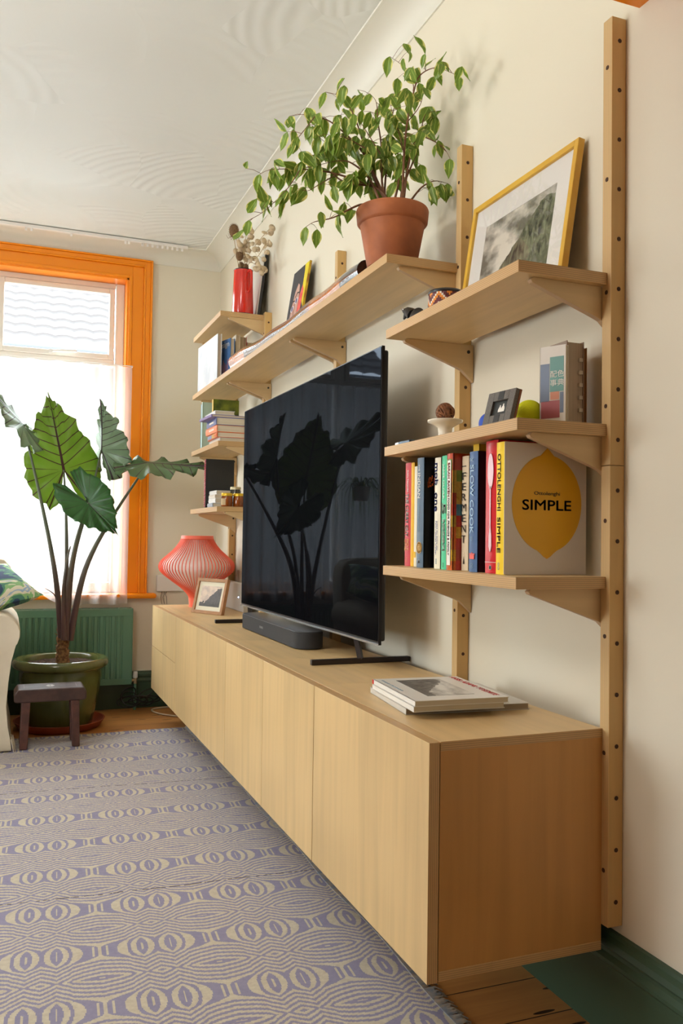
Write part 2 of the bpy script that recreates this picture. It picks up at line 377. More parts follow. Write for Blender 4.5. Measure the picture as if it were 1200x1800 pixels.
MB().tube([(-6, 13.9, gz-.03), (3.6, 13.9, gz-.03)], .07, 12).build('gutter', mat('grey_gutter', (40,44,50), .4), hs, smooth=True)
MB().box(-6, 3.6, 14.05, 19, 0, gz).build('wall', mat('rendered_wall', (70,67,63), .8), hs)

# street outside
MB().box(-30, 30, YF+.3, 14, -.7, -.6).build('ground', mat('grey_tarmac', (110,108,104), .9), kind='structure')
# unseen paper lantern, added for the soft key light the wall shadows show
ln = thing('added_pendant_lamp', 'round white paper lantern, unseen, added at the ceiling left of view as key light', 'lamp', PENDANT)
gl_ = bpy.data.materials.new('glowing_paper'); gl_.use_nodes = True; gb_ = gl_.node_tree.nodes['Principled BSDF']; gb_.inputs['Base Color'].default_value = (.9,.88,.84,1)
gb_.inputs['Emission Color'].default_value = (1, .975, .95, 1); gb_.inputs['Emission Strength'].default_value = PENDANT_STRENGTH
MB().ball(PENDANT, PENDANT_R, 16).build('paper_globe', gl_, ln, smooth=True)
MB().tube([(PENDANT[0], PENDANT[1], PENDANT[2]+PENDANT_R), (PENDANT[0], PENDANT[1], ZC)], .004, 8).build('cord', WHITEP, ln)
# ------------------------------------------------------------------ rug
def fcurve(N, L, val, pts, off, sc):
    """piecewise linear function node: value in 0..1 -> phase (scaled into 0..1 and back)"""
    n = N.new('ShaderNodeFloatCurve'); c = n.mapping.curves[0]; n.mapping.use_clip = False
    P = [(p[0]*2, (p[1]-off)/sc) for p in pts]
    while len(c.points) < len(P): c.points.new(.5, .5)
    for q, p in zip(c.points, P): q.location = p; q.handle_type = 'VECTOR'
    n.mapping.update(); L.new(val, n.inputs['Value'])
    return mth(N, L, 'MULTIPLY_ADD', n.outputs[0], sc, off)
def rug_mat():
    m = bpy.data.materials.new('lavender_and_cream_weave'); m.use_nodes = True; N, L = nt(m); b = N['Principled BSDF']
    tc = N.new('ShaderNodeTexCoord'); sp = N.new('ShaderNodeSeparateXYZ'); L.new(tc.outputs['Object'], sp.inputs[0])
    wb = N.new('ShaderNodeTexNoise'); wb.inputs['Scale'].default_value = 2.5; L.new(tc.outputs['Object'], wb.inputs['Vector'])
    wv = mth(N, L, 'MULTIPLY_ADD', wb.outputs[0], .014, -.007)
    q = .0028
    X = mth(N, L, 'SNAP', sp.outputs[0], q); Y = mth(N, L, 'SNAP', mth(N, L, 'ADD', sp.outputs[1], wv), q)
    PX, PY = .28, .27
    def fold(v, off, per):
        u = mth(N, L, 'FRACT', mth(N, L, 'MULTIPLY_ADD', v, 1/per, off/per+.5))
        return mth(N, L, 'MULTIPLY', mth(N, L, 'ABSOLUTE', mth(N, L, 'SUBTRACT', u, .5)), 2)      # 0..1 over the half period
    fx = fold(X, .817+.0, PX); fy = fold(Y, -2.2, PY)
    A = fcurve(N, L, fx, [(0,-.66),(.02,-.5),(.075,0),(.115,.46),(.128,.62),(.140,.46),(.18,0),(.23,-.5),(.26,-1),(.35,-1.5),(.5,-1.95)], -2, 3)
    B = fcurve(N, L, fy, [(0,0),(.05,-.02),(.11,-.15),(.165,-.45),(.2,-.9),(.235,-1.45),(.5,-5.2)], -6, 6.5)
    S = mth(N, L, 'FRACT', mth(N, L, 'ADD', mth(N, L, 'ADD', A, B), 20))
    lav = mth(N, L, 'LESS_THAN', S, .5)
    bar = mth(N, L, 'MULTIPLY', mth(N, L, 'GREATER_THAN', fx, .86), mth(N, L, 'LESS_THAN', fx, .9))
    bar = mth(N, L, 'MAXIMUM', bar, mth(N, L, 'GREATER_THAN', fx, .974))
    bar = mth(N, L, 'MULTIPLY', bar, mth(N, L, 'LESS_THAN', fy, .2))
    lav = mth(N, L, 'MULTIPLY', lav, mth(N, L, 'SUBTRACT', 1, bar))
    # threads
    tx = mth(N, L, 'SINE', mth(N, L, 'MULTIPLY', sp.outputs[0], 2*PI/.0028)); ty = mth(N, L, 'SINE', mth(N, L, 'MULTIPLY', Y, 2*PI/.0056*1.0))
    th = mth(N, L, 'MULTIPLY', tx, ty)
    # seams where the woven strips are joined
    nz = N.new('ShaderNodeTexNoise'); nz.inputs['Scale'].default_value = 90; nz.inputs['Detail'].default_value = 3; L.new(tc.outputs['Object'], nz.inputs['Vector'])
    cream = mixn(N, L, nz.outputs[0], (*lin((218,210,186)), 1), (*lin((180,168,146)), 1))
    lavc = mixn(N, L, nz.outputs[0], (*lin((150,145,170)), 1), (*lin((128,126,156)), 1))
    col = mixn(N, L, mth(N, L, 'MULTIPLY_ADD', lav, .84, .10), cream, lavc)
    n1 = N.new('ShaderNodeTexNoise'); n1.noise_dimensions = '1D'; n1.inputs['Scale'].default_value = 5; L.new(sp.outputs[0], n1.inputs['W'])
    for sy in (3.66, 2.56):
        d = mth(N, L, 'ABSOLUTE', mth(N, L, 'SUBTRACT', mth(N, L, 'ADD', sp.outputs[1], mth(N, L, 'MULTIPLY_ADD', n1.outputs[0], .02, -.01)), sy))
        k = mth(N, L, 'MULTIPLY', mth(N, L, 'LESS_THAN', d, .0022), mth(N, L, 'GREATER_THAN', nz.outputs[0], .46))
        col = mixn(N, L, k, col, (*lin((70,58,58)), 1))
    L.new(col, b.inputs['Base Color']); b.inputs['Roughness'].default_value = .9; b.inputs['Specular IOR Level'].default_value = .1
    bp = N.new('ShaderNodeBump'); bp.inputs['Distance'].default_value = .0012; bp.inputs['Strength'].default_value = .5
    L.new(mth(N, L, 'ADD', mth(N, L, 'MULTIPLY', th, .6), lav), bp.inputs['Height']); L.new(bp.outputs[0], b.inputs['Normal'])
    return m
RX0, RX1, RY0, RY1 = -2.6, -.30, 1.30, 4.70
rug = thing('woven_rug', 'lavender and cream patterned woven rug with fringed edge lying on the floorboards', 'rug', (0, 0, 0))
v = []; f = []; n_, m_ = 60, 90
rr = random.Random(3)
ph = [rr.uniform(0, 6) for _ in range(6)]
for j in range(m_+1):
    for i in range(n_+1):
        x = RX0+(RX1-RX0)*i/n_; y = RY0+(RY1-RY0)*j/m_
        if i == n_: x += .006*math.sin(y*9+ph[0])
        v.append((x, y, .006+.0012*math.sin(x*7+ph[1]+y*3)+.001*math.sin(y*11+ph[2])))
for j in range(m_):
    for i in range(n_):
        a = j*(n_+1)+i; f.append((a, a+1, a+n_+2, a+n_+1))
wv = MB().add(v, f).build('weave', rug_mat(), rug, smooth=True)
# object coordinates of the weave are turned a little, so the pattern runs as it lies
wv.location = (0,0,0); a_ = math.radians(3.0)
for vv in wv.data.vertices:
    px_, py_ = vv.co.x, vv.co.y
    vv.co.x, vv.co.y = px_*math.cos(a_)+(py_-3)*-math.sin(a_), px_*math.sin(a_)+(py_-3)*math.cos(a_)+3
wv.matrix_local = Matrix.Translation((0,3,0)) @ Matrix.Rotation(-a_, 4, 'Z') @ Matrix.Translation((0,-3,0))
fr_ = MB(); y = RY0
while y < 4.70:
    ex = RX1+.006*math.sin(y*9+ph[0]); dx = rr.uniform(.022, .042); dy = rr.uniform(-.014, .008)
    fr_.tube([(ex-.004, y, .008), (ex+dx*.6, y+dy*.4, .010), (ex+dx, y+dy, .003)], [.0028, .0024, .0014], 4); y += .0058
fr_.build('fringe', mat('grey_blue_fringe', (150,162,180), .9, var=(200,188,172), vscale=60), rug, kind='stuff')

# ------------------------------------------------------------------ wall cabinets
cf, dt, cb, ct, cbm = .4545, .0235, .0385, .6577, .1885
S_ = [1.514, 2.1936, 2.6871, 3.1935, 3.7172, 4.2304, 4.9462]
units = [((0,1), 'nearest birch plywood wall cabinet, single wide door and bare ply end panel facing the camera'), ((1,2), 'birch plywood wall cabinet with one door below the near foot of the television'),
         ((2,3), 'birch plywood wall cabinet with one door below the black soundbar'), ((3,5), 'birch plywood wall cabinet with two doors below the far half of the television'),
         ((5,6), 'farthest birch plywood wall cabinet, two drawers under the coral lamp')]
for (i0, i1), lab in units:
    a, b = S_[i0], S_[i1]; g = .001
    c = thing('wall_cabinet', lab, 'cabinet', (-.04, (a+b)/2, cbm), 'birch plywood cabinets hung in a row')
    fx = -cf+dt+.002; t = .019
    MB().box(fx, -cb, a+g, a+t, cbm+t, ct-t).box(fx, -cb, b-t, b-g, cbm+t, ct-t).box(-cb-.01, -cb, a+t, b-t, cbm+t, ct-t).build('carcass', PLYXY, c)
    MB().box(fx, -cb, a, b-g, ct-t, ct).build('top_panel', PLYZ, c, bev=.0008)
    MB().box(fx, -cb, a, b-g, cbm, cbm+t).build('bottom_panel', PLYZ, c, bev=.0008)
    e = .0012
    if i0 == 5:
        zm = 0.452
        zm = .428
        MB().box(-cf, -cf+dt, a+e, b, cbm-.002, zm-.0015).build('drawer', PLYX, c, bev=.001)
        MB().box(-cf, -cf+dt, a+e, b, zm+.0015, ct-.001).build('drawer', PLYX, c, bev=.001)
    else:
        for k in range(i0, i1):
            MB().box(-cf, -cf+dt, S_[k]+(e if k else -.0), S_[k+1]-(.0024 if k == 0 else e), cbm-.002, ct-.001).build('door', PLYX, c, bev=.001)

# ------------------------------------------------------------------ shelving: posts, brackets, shelf boards
pd, pw = .0385, .0296
posts = [1.4929, 2.1538, 3.1527, 4.1828, 4.8588]
labs = ['nearest tall plywood wall post with dark holes, standing proud at the right of the shelves', 'plywood wall post between the long shelf and the near short shelves',
        'plywood wall post behind the television with its top above the long shelf', 'plywood wall post beside the shelf with the red jug', 'farthest plywood wall post, seen below the lowest left shelf behind the coral lamp']
for n_, (y, lab) in enumerate(zip(posts, labs)):
    zt_ = 2.206 if n_ < 4 else 2.19
    zb = .2425
    p = thing('wall_post', lab, 'post', (0, y, zb), 'plywood posts screwed to the wall')
    body = MB()
    zj = 1.2235
    body.box(-pd, -.001, y, y+pw, zj+.0006, zt_); body.box(-pd, -.001, y, y+pw, zb, zj-.0006)
    body.build('upright', POSTM, p, bev=.0012)

    for k in range(19):
        z = 2.154-.1094*k
        if z < zb+.03: break
        hm = MB(); hm.M = Matrix.Translation((-.0185, y-.0004, z)) @ Matrix.Rotation(PI/2, 4, 'X')
        hm.lathe([(0,-.0001), (.0048,-.0001), (.0048,.0006), (0,.0006)], n=14); hm.build('peg_hole', HOLE, p)
    for k in range(8):
        z = 2.098-.2485*k
        hm = MB(); hm.M = Matrix.Translation((-pd-.0004, y+pw*.5, z)) @ Matrix.Rotation(-PI/2, 4, 'Y')
        hm.lathe([(0,-.0001), (.0048,-.0001), (.0048,.0006), (0,.0006)], n=14); hm.build('peg_hole', HOLE, p)

sf, th = .2641, .0256
R0, R1, M1, M2, M3 = 1.5049, 2.1725, 3.1862, 4.2067, 4.8758
def bracket(par, y0, y1, z):
    """triangular ply bracket hanging under a shelf whose underside is z; it runs beside a post up to the wall"""
    pts = [(-.002, z), (-.215, z), (-.222, z-.006), (-.218, z-.012), (-.055, z-.068), (-.04, z-.074), (-.002, z-.108)]
    b = MB(); b.prism([(a, c) for a, c in pts], 'y', y0, y1)
    return b.build('bracket', BRK, par, bev=.0012)
def bolt(par, x, y, z, flip=1):
    b = MB(); b.M = Matrix.Translation((x, y, z)) @ Matrix.Rotation(PI/2*flip, 4, 'X')
    b.lathe([(0,-.001), (.005,-.001), (.005,.0012), (.0035,.0016), (0,.0006)], n=16)
    return b.build('bolt', mat('dark_steel_bolt', (52,46,40), .35, metal=.6), par, smooth=True)
def shelf(y0, y1, z, lab, pa, pb, near_inside=False):
    """pa/pb: the post at the near and at the far end"""
    s = thing('wall_shelf', lab, 'shelf', (-.04, (y0+y1)/2, z-th), 'birch plywood shelves on the wall posts')
    MB().box(-sf, -pd, y0+.0006, y1-.0006, z-th, z).build('board', PLYZ, s, bev=.001)
    if pa is not None:
        b = bracket(s, pa+pw+.0004, pa+pw+.0154, z-th)
    if pb is not None:
        b = bracket(s, pb-.0154, pb-.0004, z-th); bolt(b, -.019, pb-.0160, z-th-.021)
    return s
zR1, zR2, zR3, zM, zL1, zL3, zL4 = 1.6436, 1.3135, .9836, 1.8616, 2.1959, 1.537, 1.2064
P = posts
shelf(R0, R1, zR1, 'upper near plywood shelf carrying the yellow framed picture', P[0], P[1])
shelf(R0, R1, zR2, 'middle near plywood shelf with the tennis ball and pedestal dish, just above the cookbooks', P[0], P[1])
shelf(R0, R1, zR3, 'lowest near plywood shelf holding the row of cookbooks', P[0], P[1])
shelf(R1, M1, zM, 'long plywood shelf board above the television, under the terracotta plant pot', P[1], P[2])
shelf(M1, M2, zM, 'plywood shelf board above the far half of the television, under the small portrait painting', P[2], P[3])
shelf(M2, M3, zM, 'farthest plywood shelf board in line with the long shelf, carrying upright white and blue books', P[3], P[4])
shelf(M2, M3, zL1, 'topmost far plywood shelf carrying the red enamel jug', P[3], P[4])
shelf(M2, M3, zL3, 'far plywood shelf carrying the tall stack of flat books', P[3], P[4])
shelf(M2, M3, zL4, 'lowest far plywood shelf with three honey jars, above the coral lamp', P[3], P[4])

# ------------------------------------------------------------------ television
def screen_mat():
    m = bpy.data.materials.new('dark_screen_glass'); m.use_nodes = True; N, L = nt(m); N.clear()
    o = N.new('ShaderNodeOutputMaterial'); d = N.new('ShaderNodeBsdfDiffuse'); d.inputs[0].default_value = (.004,.004,.005,1)
    g = N.new('ShaderNodeBsdfGlossy'); g.inputs[0].default_value = (.75,.85,1,1); g.inputs['Roughness'].default_value = .02
    x = N.new('ShaderNodeMixShader'); x.inputs[0].default_value = .02
    L.new(d.outputs[0], x.inputs[1]); L.new(g.outputs[0], x.inputs[2]); L.new(x.outputs[0], o.inputs[0]); return m
tv = thing('television', 'large black flat screen television standing on the plywood cabinets', 'television', (-.19, 3.1, ct))
tva, tvc, tb, tt = 2.345, 3.87, .738, 1.642
TVM = Matrix.Translation((-.2, tva, 0)) @ Matrix.Rotation(math.atan2(.02, tvc-tva), 4, 'Z')
Lw = tvc-tva
m = MB(); m.M = TVM; m.box(.0015, .012, 0, Lw, tb, tt); m.build('bezel', mat('dark_bezel_metal', (38,36,38), .3, metal=.7), tv, bev=.001)
m = MB(); m.M = TVM; m.box(0, .0018, .004, Lw-.004, tb+.012, tt-.004); m.build('screen', screen_mat(), tv)
m = MB(); m.M = TVM; m.box(-.002, .002, 0, Lw, tb-.001, tb+.005); m.build('lower_trim', mat('silver_trim', (190,194,200), .25, metal=1), tv)
m = MB(); m.M = TVM; m.box(.012, .05, .12, Lw-.12, tb+.05, tb+.5).box(.012, .03, .01, Lw-.01, tb+.01, tt-.01); m.build('back_shell', BLACKM, tv, bev=.006)
FOOT = mat('dark_bronze_metal', (58,50,48), .38, metal=.6)
for fy in (2.535, 3.86):
    b = MB(); b.box(-.344, -.004, fy-.009, fy+.009, ct+.0005, ct+.017); st = b.build('foot', FOOT, tv, bev=.002)
    b = MB(); b.tube([(-.175, fy, ct+.012), (-.19, fy+.02*(1 if fy < 3 else -1), tb+.03)], [.011, .011], 4); b.build('strut', FOOT, st)
# soundbar
sb = thing('soundbar', 'matt black rounded soundbar lying in front of the television', 'speaker', (-.22, 3.27, ct))
pts = []
for (cx, cy, a0) in ((-.225, 2.925, 180), (-.215, 2.925, 270), (-.215, 3.625, 0), (-.225, 3.625, 90)):
    for k in range(7):
        a = math.radians(a0+k*15); pts.append((cx+.05*math.cos(a), cy+.055*math.sin(a)))
MB().prism(pts, 'z', ct+.003, ct+.061).build('body', mat('black_fabric_grille', (46,46,48), .75, bump=.3, bscale=900), sb, smooth=True, bev=.002)
MB().prism([((x+.22)*.985-.22, (y-3.275)*.998+3.275) for x, y in pts], 'z', ct+.061, ct+.064).build('top_plate', mat('satin_black_plate', (60,62,66), .32), sb, smooth=True, bev=.001)
text(sb, 'SONOS', mat('pale_grey_print', (150,150,150), .5), (-.2755, 3.36, ct+.03), (0,-1,0), (0,0,1), length=.05, height=.009)

# ------------------------------------------------------------------ pictures
def leaning(root_mat, W, H, w, d, parent, fm, matm=None, mat_w=0, art=None):
    """picture in local frame: X across, Z up, front at y=0; root_mat places it"""
    m = MB(); m.M = root_mat; m.frame(W, H, w, d); fr = m.build('frame', fm, parent, bev=.0015)
    m = MB(); m.M = root_mat; m.box(w*.8, W-w*.8, d*.75, d*.9, w*.8, H-w*.8); m.build('backing_board', mat('brown_hardboard', (120,92,64), .8), parent)
    if matm:
        m = MB(); m.M = root_mat; a, b_, c, e = w, W-w, w, H-w
        y0, y1 = d*.45, d*.45+.002; q = mat_w
        m.box(a, a+q, y0, y1, c, e).box(b_-q, b_, y0, y1, c, e).box(a+q, b_-q, y0, y1, c, c+q).box(a+q, b_-q, y0, y1, e-q, e); m.build('mount', matm, parent)
    return fr
def photo(root_mat, x0, x1, z0, z1, y, parent, seed, dark, sky, tint, fm=None):
    """black-and-white mountain photograph on a flat print: sky with clouds, cliff and foreground as printed shapes"""
    m = bpy.data.materials.new('mountain_photograph'); m.use_nodes = True; N, L = nt(m); b = N['Principled BSDF']; b.inputs['Roughness'].default_value = .35
    uv = N.new('ShaderNodeUVMap'); sp = N.new('ShaderNodeSeparateXYZ'); L.new(uv.outputs[0], sp.inputs[0]); U_, V_ = sp.outputs[0], sp.outputs[1]
    def nz(sc, det, sx=1, sy=1, dist=0):
        mp = N.new('ShaderNodeMapping'); mp.inputs['Scale'].default_value = (sx, sy, 1); mp.inputs['Location'].default_value = (seed, seed*.7, 0); L.new(uv.outputs[0], mp.inputs[0])
        n = N.new('ShaderNodeTexNoise'); n.inputs['Scale'].default_value = sc; n.inputs['Detail'].default_value = det; n.inputs['Distortion'].default_value = dist; L.new(mp.outputs[0], n.inputs['Vector']); return n.outputs[0]
    cl = N.new('ShaderNodeMapRange'); cl.inputs[1].default_value = .42; cl.inputs[2].default_value = .6; L.new(nz(3.2, 6), cl.inputs[0])
    skyc = mixn(N, L, cl.outputs[0], (*lin(sky[0]), 1), (*lin(sky[1]), 1))
    rk = N.new('ShaderNodeMapRange'); rk.inputs[1].default_value = .35; rk.inputs[2].default_value = .66; L.new(nz(6, 8, 3, .8, .8), rk.inputs[0])
    rock = mixn(N, L, rk.outputs[0], (*lin(dark), 1), (*lin(tint), 1))
    # cliff: above a slanting line rising to the right
    edge = mth(N, L, 'ADD', mth(N, L, 'MULTIPLY_ADD', U_, 1.25, -.12), mth(N, L, 'MULTIPLY_ADD', nz(7, 5), .3, -.15))
    edge = mth(N, L, 'MINIMUM', edge, mth(N, L, 'MULTIPLY_ADD', nz(4, 3), .2, .80))
    k = mth(N, L, 'LESS_THAN', V_, edge)
    col = mixn(N, L, k, skyc, rock)
    fg = mth(N, L, 'LESS_THAN', V_, mth(N, L, 'MULTIPLY_ADD', nz(9, 6), .5, -.06))
    fgc = mixn(N, L, nz(22, 6, 1, .4), (*lin(tuple(v*.45 for v in dark)), 1), (*lin(tint), 1))
    L.new(mixn(N, L, fg, col, fgc), b.inputs['Base Color'])
    mb = MB(); mb.M = root_mat; mb.add([(x0, y, z0), (x1, y, z0), (x1, y, z1), (x0, y, z1), (x0, y+.001, z0), (x1, y+.001, z0), (x1, y+.001, z1), (x0, y+.001, z1)],
        [(0,1,2,3), (7,6,5,4), (0,4,5,1), (1,5,6,2), (2,6,7,3), (3,7,4,0)], [(0,0), (1,0), (1,1), (0,1)]*2)
    return mb.build('photograph', m, parent)
def place(bottom_far, bottom_near, tilt):
    """matrix for a picture facing the room (-x): local X runs from the far bottom corner to the near one, tilted back"""
    a = Vector(bottom_far); b = Vector(bottom_near); X = (b-a).normalized(); Z = Vector((0,0,1)); Y = Z.cross(X)
    return Matrix.Translation(a) @ Matrix((X, Y, Z)).transposed().to_4x4() @ Matrix.Rotation(-tilt, 4, 'X')
YFR = mat('yellow_stained_wood', (226,182,70), .4, var=(214,164,50), vscale=12)
MOUNT = mat('white_mount_card', (232,228,222), .7)
pf = thing('framed_picture', 'yellow wooden frame with white mount and mountain photograph leaning on the near upper shelf', 'picture', (-.08, 1.87, zR1))
MF = place((-.078, 2.105, zR1+.001), (-.078, 1.625, zR1+.001), math.radians(8.5))
Wf = 2.105-1.625; Hf = .358
leaning(MF, Wf, Hf, .016, .018, pf, YFR, MOUNT, .062)
photo(MF, .016+.062, Wf-.016-.062, .016+.062, Hf-.016-.062, .009, pf, 2.3, (58,54,48), ((228,222,208), (120,116,104)), (142,146,118))
gl = MB(); gl.M = MF; gl.box(.016, Wf-.016, .006, .0068, .016, Hf-.016); gl.build('glazing', GLASSM, pf)

# portrait painting on the long shelf
pp = thing('portrait_painting', 'small unframed painting of a dark-haired face with red flower, on the long shelf', 'painting', (-.08, 3.6, zM))
MP = place((-.095, 3.735, zM+.001), (-.095, 3.515, zM+.001), math.radians(9))
Wp = 3.735-3.515; Hp = .418
m = MB(); m.M = MP; m.box(0, Wp, 0, .010, 0, Hp); m.build('canvas', mat('charcoal_painted_canvas', (56,56,58), .7, bump=.1, bscale=60), pp, bev=.001)
m = MB(); m.M = MP; m.box(Wp-.0005, Wp+.001, 0, .010, 0, Hp); m.build('canvas_edge', mat('ochre_canvas_edge', (150,100,40), .8, var=(206,170,40), vscale=30), pp)
def flat(parent, M_, pts, mt, name, y=-.0008):
    b = MB(); b.M = M_; n = len(pts); b.prism([(p[0], p[1]) for p in pts], 'y', y, y+.0006+abs(y)*.0); return b.build(name, mt, parent)
def ell(cx, cz, rx, rz, n=24, rot=0):
    return [(cx+rx*math.cos(2*PI*k/n)*math.cos(rot)-rz*math.sin(2*PI*k/n)*math.sin(rot), cz+rx*math.cos(2*PI*k/n)*math.sin(rot)+rz*math.sin(2*PI*k/n)*math.cos(rot)) for k in range(n)]
SK = mat('painted_skin_pink', (206,164,146), .6, var=(186,140,124), vscale=20)
YE = mat('painted_yellow', (236,220,30), .6, var=(222,200,20), vscale=20)
flat(pp, MP, [(Wp*.74, Hp*.995), (Wp*.995, Hp*.995), (Wp*.995, Hp*.50), (Wp*.90, Hp*.56), (Wp*.80, Hp*.72), (Wp*.78, Hp*.92)], YE, 'yellow_background')
flat(pp, MP, [(.22*Wp, .05*Hp), (.20*Wp, .40*Hp), (.24*Wp, .58*Hp), (.34*Wp, .74*Hp), (.48*Wp, .82*Hp), (.58*Wp, .79*Hp), (.66*Wp, .64*Hp), (.62*Wp, .35*Hp), (.5*Wp, .05*Hp)], SK, 'painted_face')
flat(pp, MP, [(.60*Wp, .22*Hp), (.66*Wp, .46*Hp), (.70*Wp, .66*Hp), (.80*Wp, .76*Hp), (.90*Wp, .70*Hp), (.88*Wp, .50*Hp), (.78*Wp, .36*Hp), (.68*Wp, .20*Hp)], mat('painted_red', (226,60,58), .6, var=(240,110,90), vscale=40), 'red_flower', y=-.0016)
for (ex, ez) in ((.32, .55), (.53, .62)):
    flat(pp, MP, ell(ex*Wp, ez*Hp, .022, .013, rot=.25), mat('painted_eye_white', (222,214,220), .6), 'painted_eye', y=-.0018)
    flat(pp, MP, ell(ex*Wp, ez*Hp, .010, .012), mat('painted_eye_blue', (50,54,110), .5), 'painted_iris', y=-.0024)
    flat(pp, MP, [(ex*Wp-.026, ez*Hp+.018), (ex*Wp-.005, ez*Hp+.034), (ex*Wp+.024, ez*Hp+.03), (ex*Wp+.023, ez*Hp+.036), (ex*Wp-.005, ez*Hp+.041), (ex*Wp-.029, ez*Hp+.022)], mat('painted_brow', (60,36,30), .7), 'painted_brow', y=-.0018)
flat(pp, MP, [(.43*Wp, .60*Hp), (.41*Wp, .40*Hp), (.36*Wp, .33*Hp), (.40*Wp, .32*Hp), (.445*Wp, .38*Hp), (.455*Wp, .60*Hp)], mat('painted_nose_shadow', (150,96,84), .7), 'painted_nose', y=-.0018)

# small oak picture frame on the cabinets
of = thing('framed_photograph', 'small oak frame with cream mount and dark mountain photograph standing beside the coral lamp', 'picture frame', (-.27, 4.33, ct))
Mo = place((-.338, 4.43, ct+.001), (-.238, 4.235, ct+.001), math.radians(13))
Wo, Ho = .236, .184
leaning(Mo, Wo, Ho, .017, .02, of, mat('oak_frame', (178,128,82), .45, var=(160,110,66), vscale=25), mat('cream_mount_card', (232,224,200), .7), .022)
photo(Mo, .039, Wo-.039, .039, Ho-.039, .0085, of, 5.1, (62,58,60), ((222,200,180), (190,170,156)), (88,84,84))
b = MB(); b.M = Mo; b.prism([(.02, .0), (.075, -.012), (.02, .13)], 'x', Wo*.45, Wo*.75); b.build('easel_back', mat('black_card', (22,26,24), .7), of)

# white router box behind it
rb = thing('router_box', 'pale grey upright router box with a small status light behind the oak frame', 'router', (-.06, 4.6, ct))
MB().box(-.085, -.045, 4.368-.03, 4.909, ct+.001, ct+.148).build('body', mat('pale_grey_plastic', (196,190,180), .45), rb, bev=.004)
MB().ball((-0.086, 4.434, 0.733), .0035).build('status_light', mat('blue_white_led', (190,215,255), .4, emis=6), rb)
# wifi box and thermostat on far wall
tb_ = thing('thermostat', 'white wall-mounted control box right of the window sill with wires hanging below', 'thermostat', (-.31, YF, .75))
MB().box(-.372, -.20, YF-.03, YF-.001, .708, .812).build('case', mat('white_control_box', (226,222,214), .4), tb_, bev=.006)
wm = MB(); rnd = random.Random(4)
for k in range(3):
    x = -.335+.015*k; wm.tube([(x, YF-.008, .71), (x+rnd.uniform(-.012,.012), YF-.015, .69), (x+rnd.uniform(-.012,.012), YF-.01, .672), (x, YF-.012, .63)], .0016, 6)
wm.build('wire', mat('grey_wire', (120,112,100), .6), tb_)

# coral lamp
lp = thing('table_lamp', 'coral ribbed vase-shaped lamp standing at the far end of the cabinets', 'lamp', (-.255, 4.77, ct))
CORAL = mat('coral_plastic', (250,112,84), .45)
cx, cy = -.242, 4.77
prof = [(.040,0),(.041,.03),(.048,.06),(.085,.10),(.145,.145),(.195,.185),(.212,.215),(.204,.25),(.168,.285),(.135,.315),(.110,.345),(.094,.372),(.088,.395)]
def smoothp(pr, n=60):
    out = []
    for i in range(n+1):
        t = i/n*(len(pr)-1); k = min(int(t), len(pr)-2); u = t-k
        p0 = pr[max(k-1,0)]; p1 = pr[k]; p2 = pr[k+1]; p3 = pr[min(k+2, len(pr)-1)]
        out.append(tuple(.5*((2*p1[c])+(-p0[c]+p2[c])*u+(2*p0[c]-5*p1[c]+4*p2[c]-p3[c])*u*u+(-p0[c]+3*p1[c]-3*p2[c]+p3[c])*u**3) for c in (0,1)))
    return out
sp_ = smoothp(prof)
fins = MB(); nf = 64
for k in range(nf):
    a = 2*PI*k/nf; d = Vector((math.cos(a), math.sin(a), 0)); t = Vector((-d.y, d.x, 0)); v = []; f = []
    for r, z in sp_:
        wd = min(.006, r*.3)
        for rr_, s in ((r, 1), (r, -1), (r-wd, -1), (r-wd, 1)):
            p = Vector((cx, cy, ct+.004+z))+d*rr_+t*s*.0016; v.append(tuple(p))
    n = len(sp_)
    for i in range(n-1):
        for j in range(4): f.append((i*4+j, i*4+(j+1) % 4, i*4+4+(j+1) % 4, i*4+4+j))
    f += [(0,1,2,3), ((n-1)*4+3, (n-1)*4+2, (n-1)*4+1, (n-1)*4)]; fins.add(v, f)
fins.build('ribbed_shade', CORAL, lp)
MB().lathe([(r+.0005, z+.004) for r, z in sp_ if z > .375]+[(.080, .399), (.082, .375)], (cx, cy, ct)).build('top_collar', CORAL, lp, smooth=True)
MB().lathe([(0,.0005), (.041,.0005)]+[(r+.0005, z+.004) for r, z in sp_ if z < .05]+[(0,.052)], (cx, cy, ct)).build('foot', CORAL, lp, smooth=True)
MB().lathe([(0,.05)]+[(r*.90, z+.004) for r, z in sp_ if .05 < z < .375]+[(0,.372)], (cx, cy, ct)).build('inner_diffuser', mat('opal_white_diffuser', (250,236,230), .5), lp, smooth=True)

# ------------------------------------------------------------------ books
def cover_mat(name, rgb, rough=.38): return mat(name, rgb, rough, spec=.4)
def book_up(name, lab, y0, y1, xf, xb, z0, z1, cmat, group='cookbooks on the lowest near shelf', spine=None, cat='book', cover=None):
    """upright book, spine towards -x, boards on the two y faces"""
    b = thing(name, lab, cat, ((xf+xb)/2, (y0+y1)/2, z0), group)
    t = .0024
    m = MB(); m.box(xf, xb, y0, y0+t, z0, z1).box(xf, xb, y1-t, y1, z0, z1)
    m.build('cover_boards', cover or cmat, b, bev=.0006)
    m = MB(); n = 6; pts = []
    for k in range(n+1):
        u = k/n; pts.append((xf-.0022*math.sin(PI*u), y0+(y1-y0)*u))
    pts += [(xf+.003, y1), (xf+.003, y0)]
    m.prism(pts, 'z', z0, z1); sp = m.build('spine', spine or cmat, b, smooth=True, angle=50)
    MB().box(xf+.004, xb-.004, y0+t, y1-t, z0+.003, z1-.003).build('pages', PAPER, b)
    return b
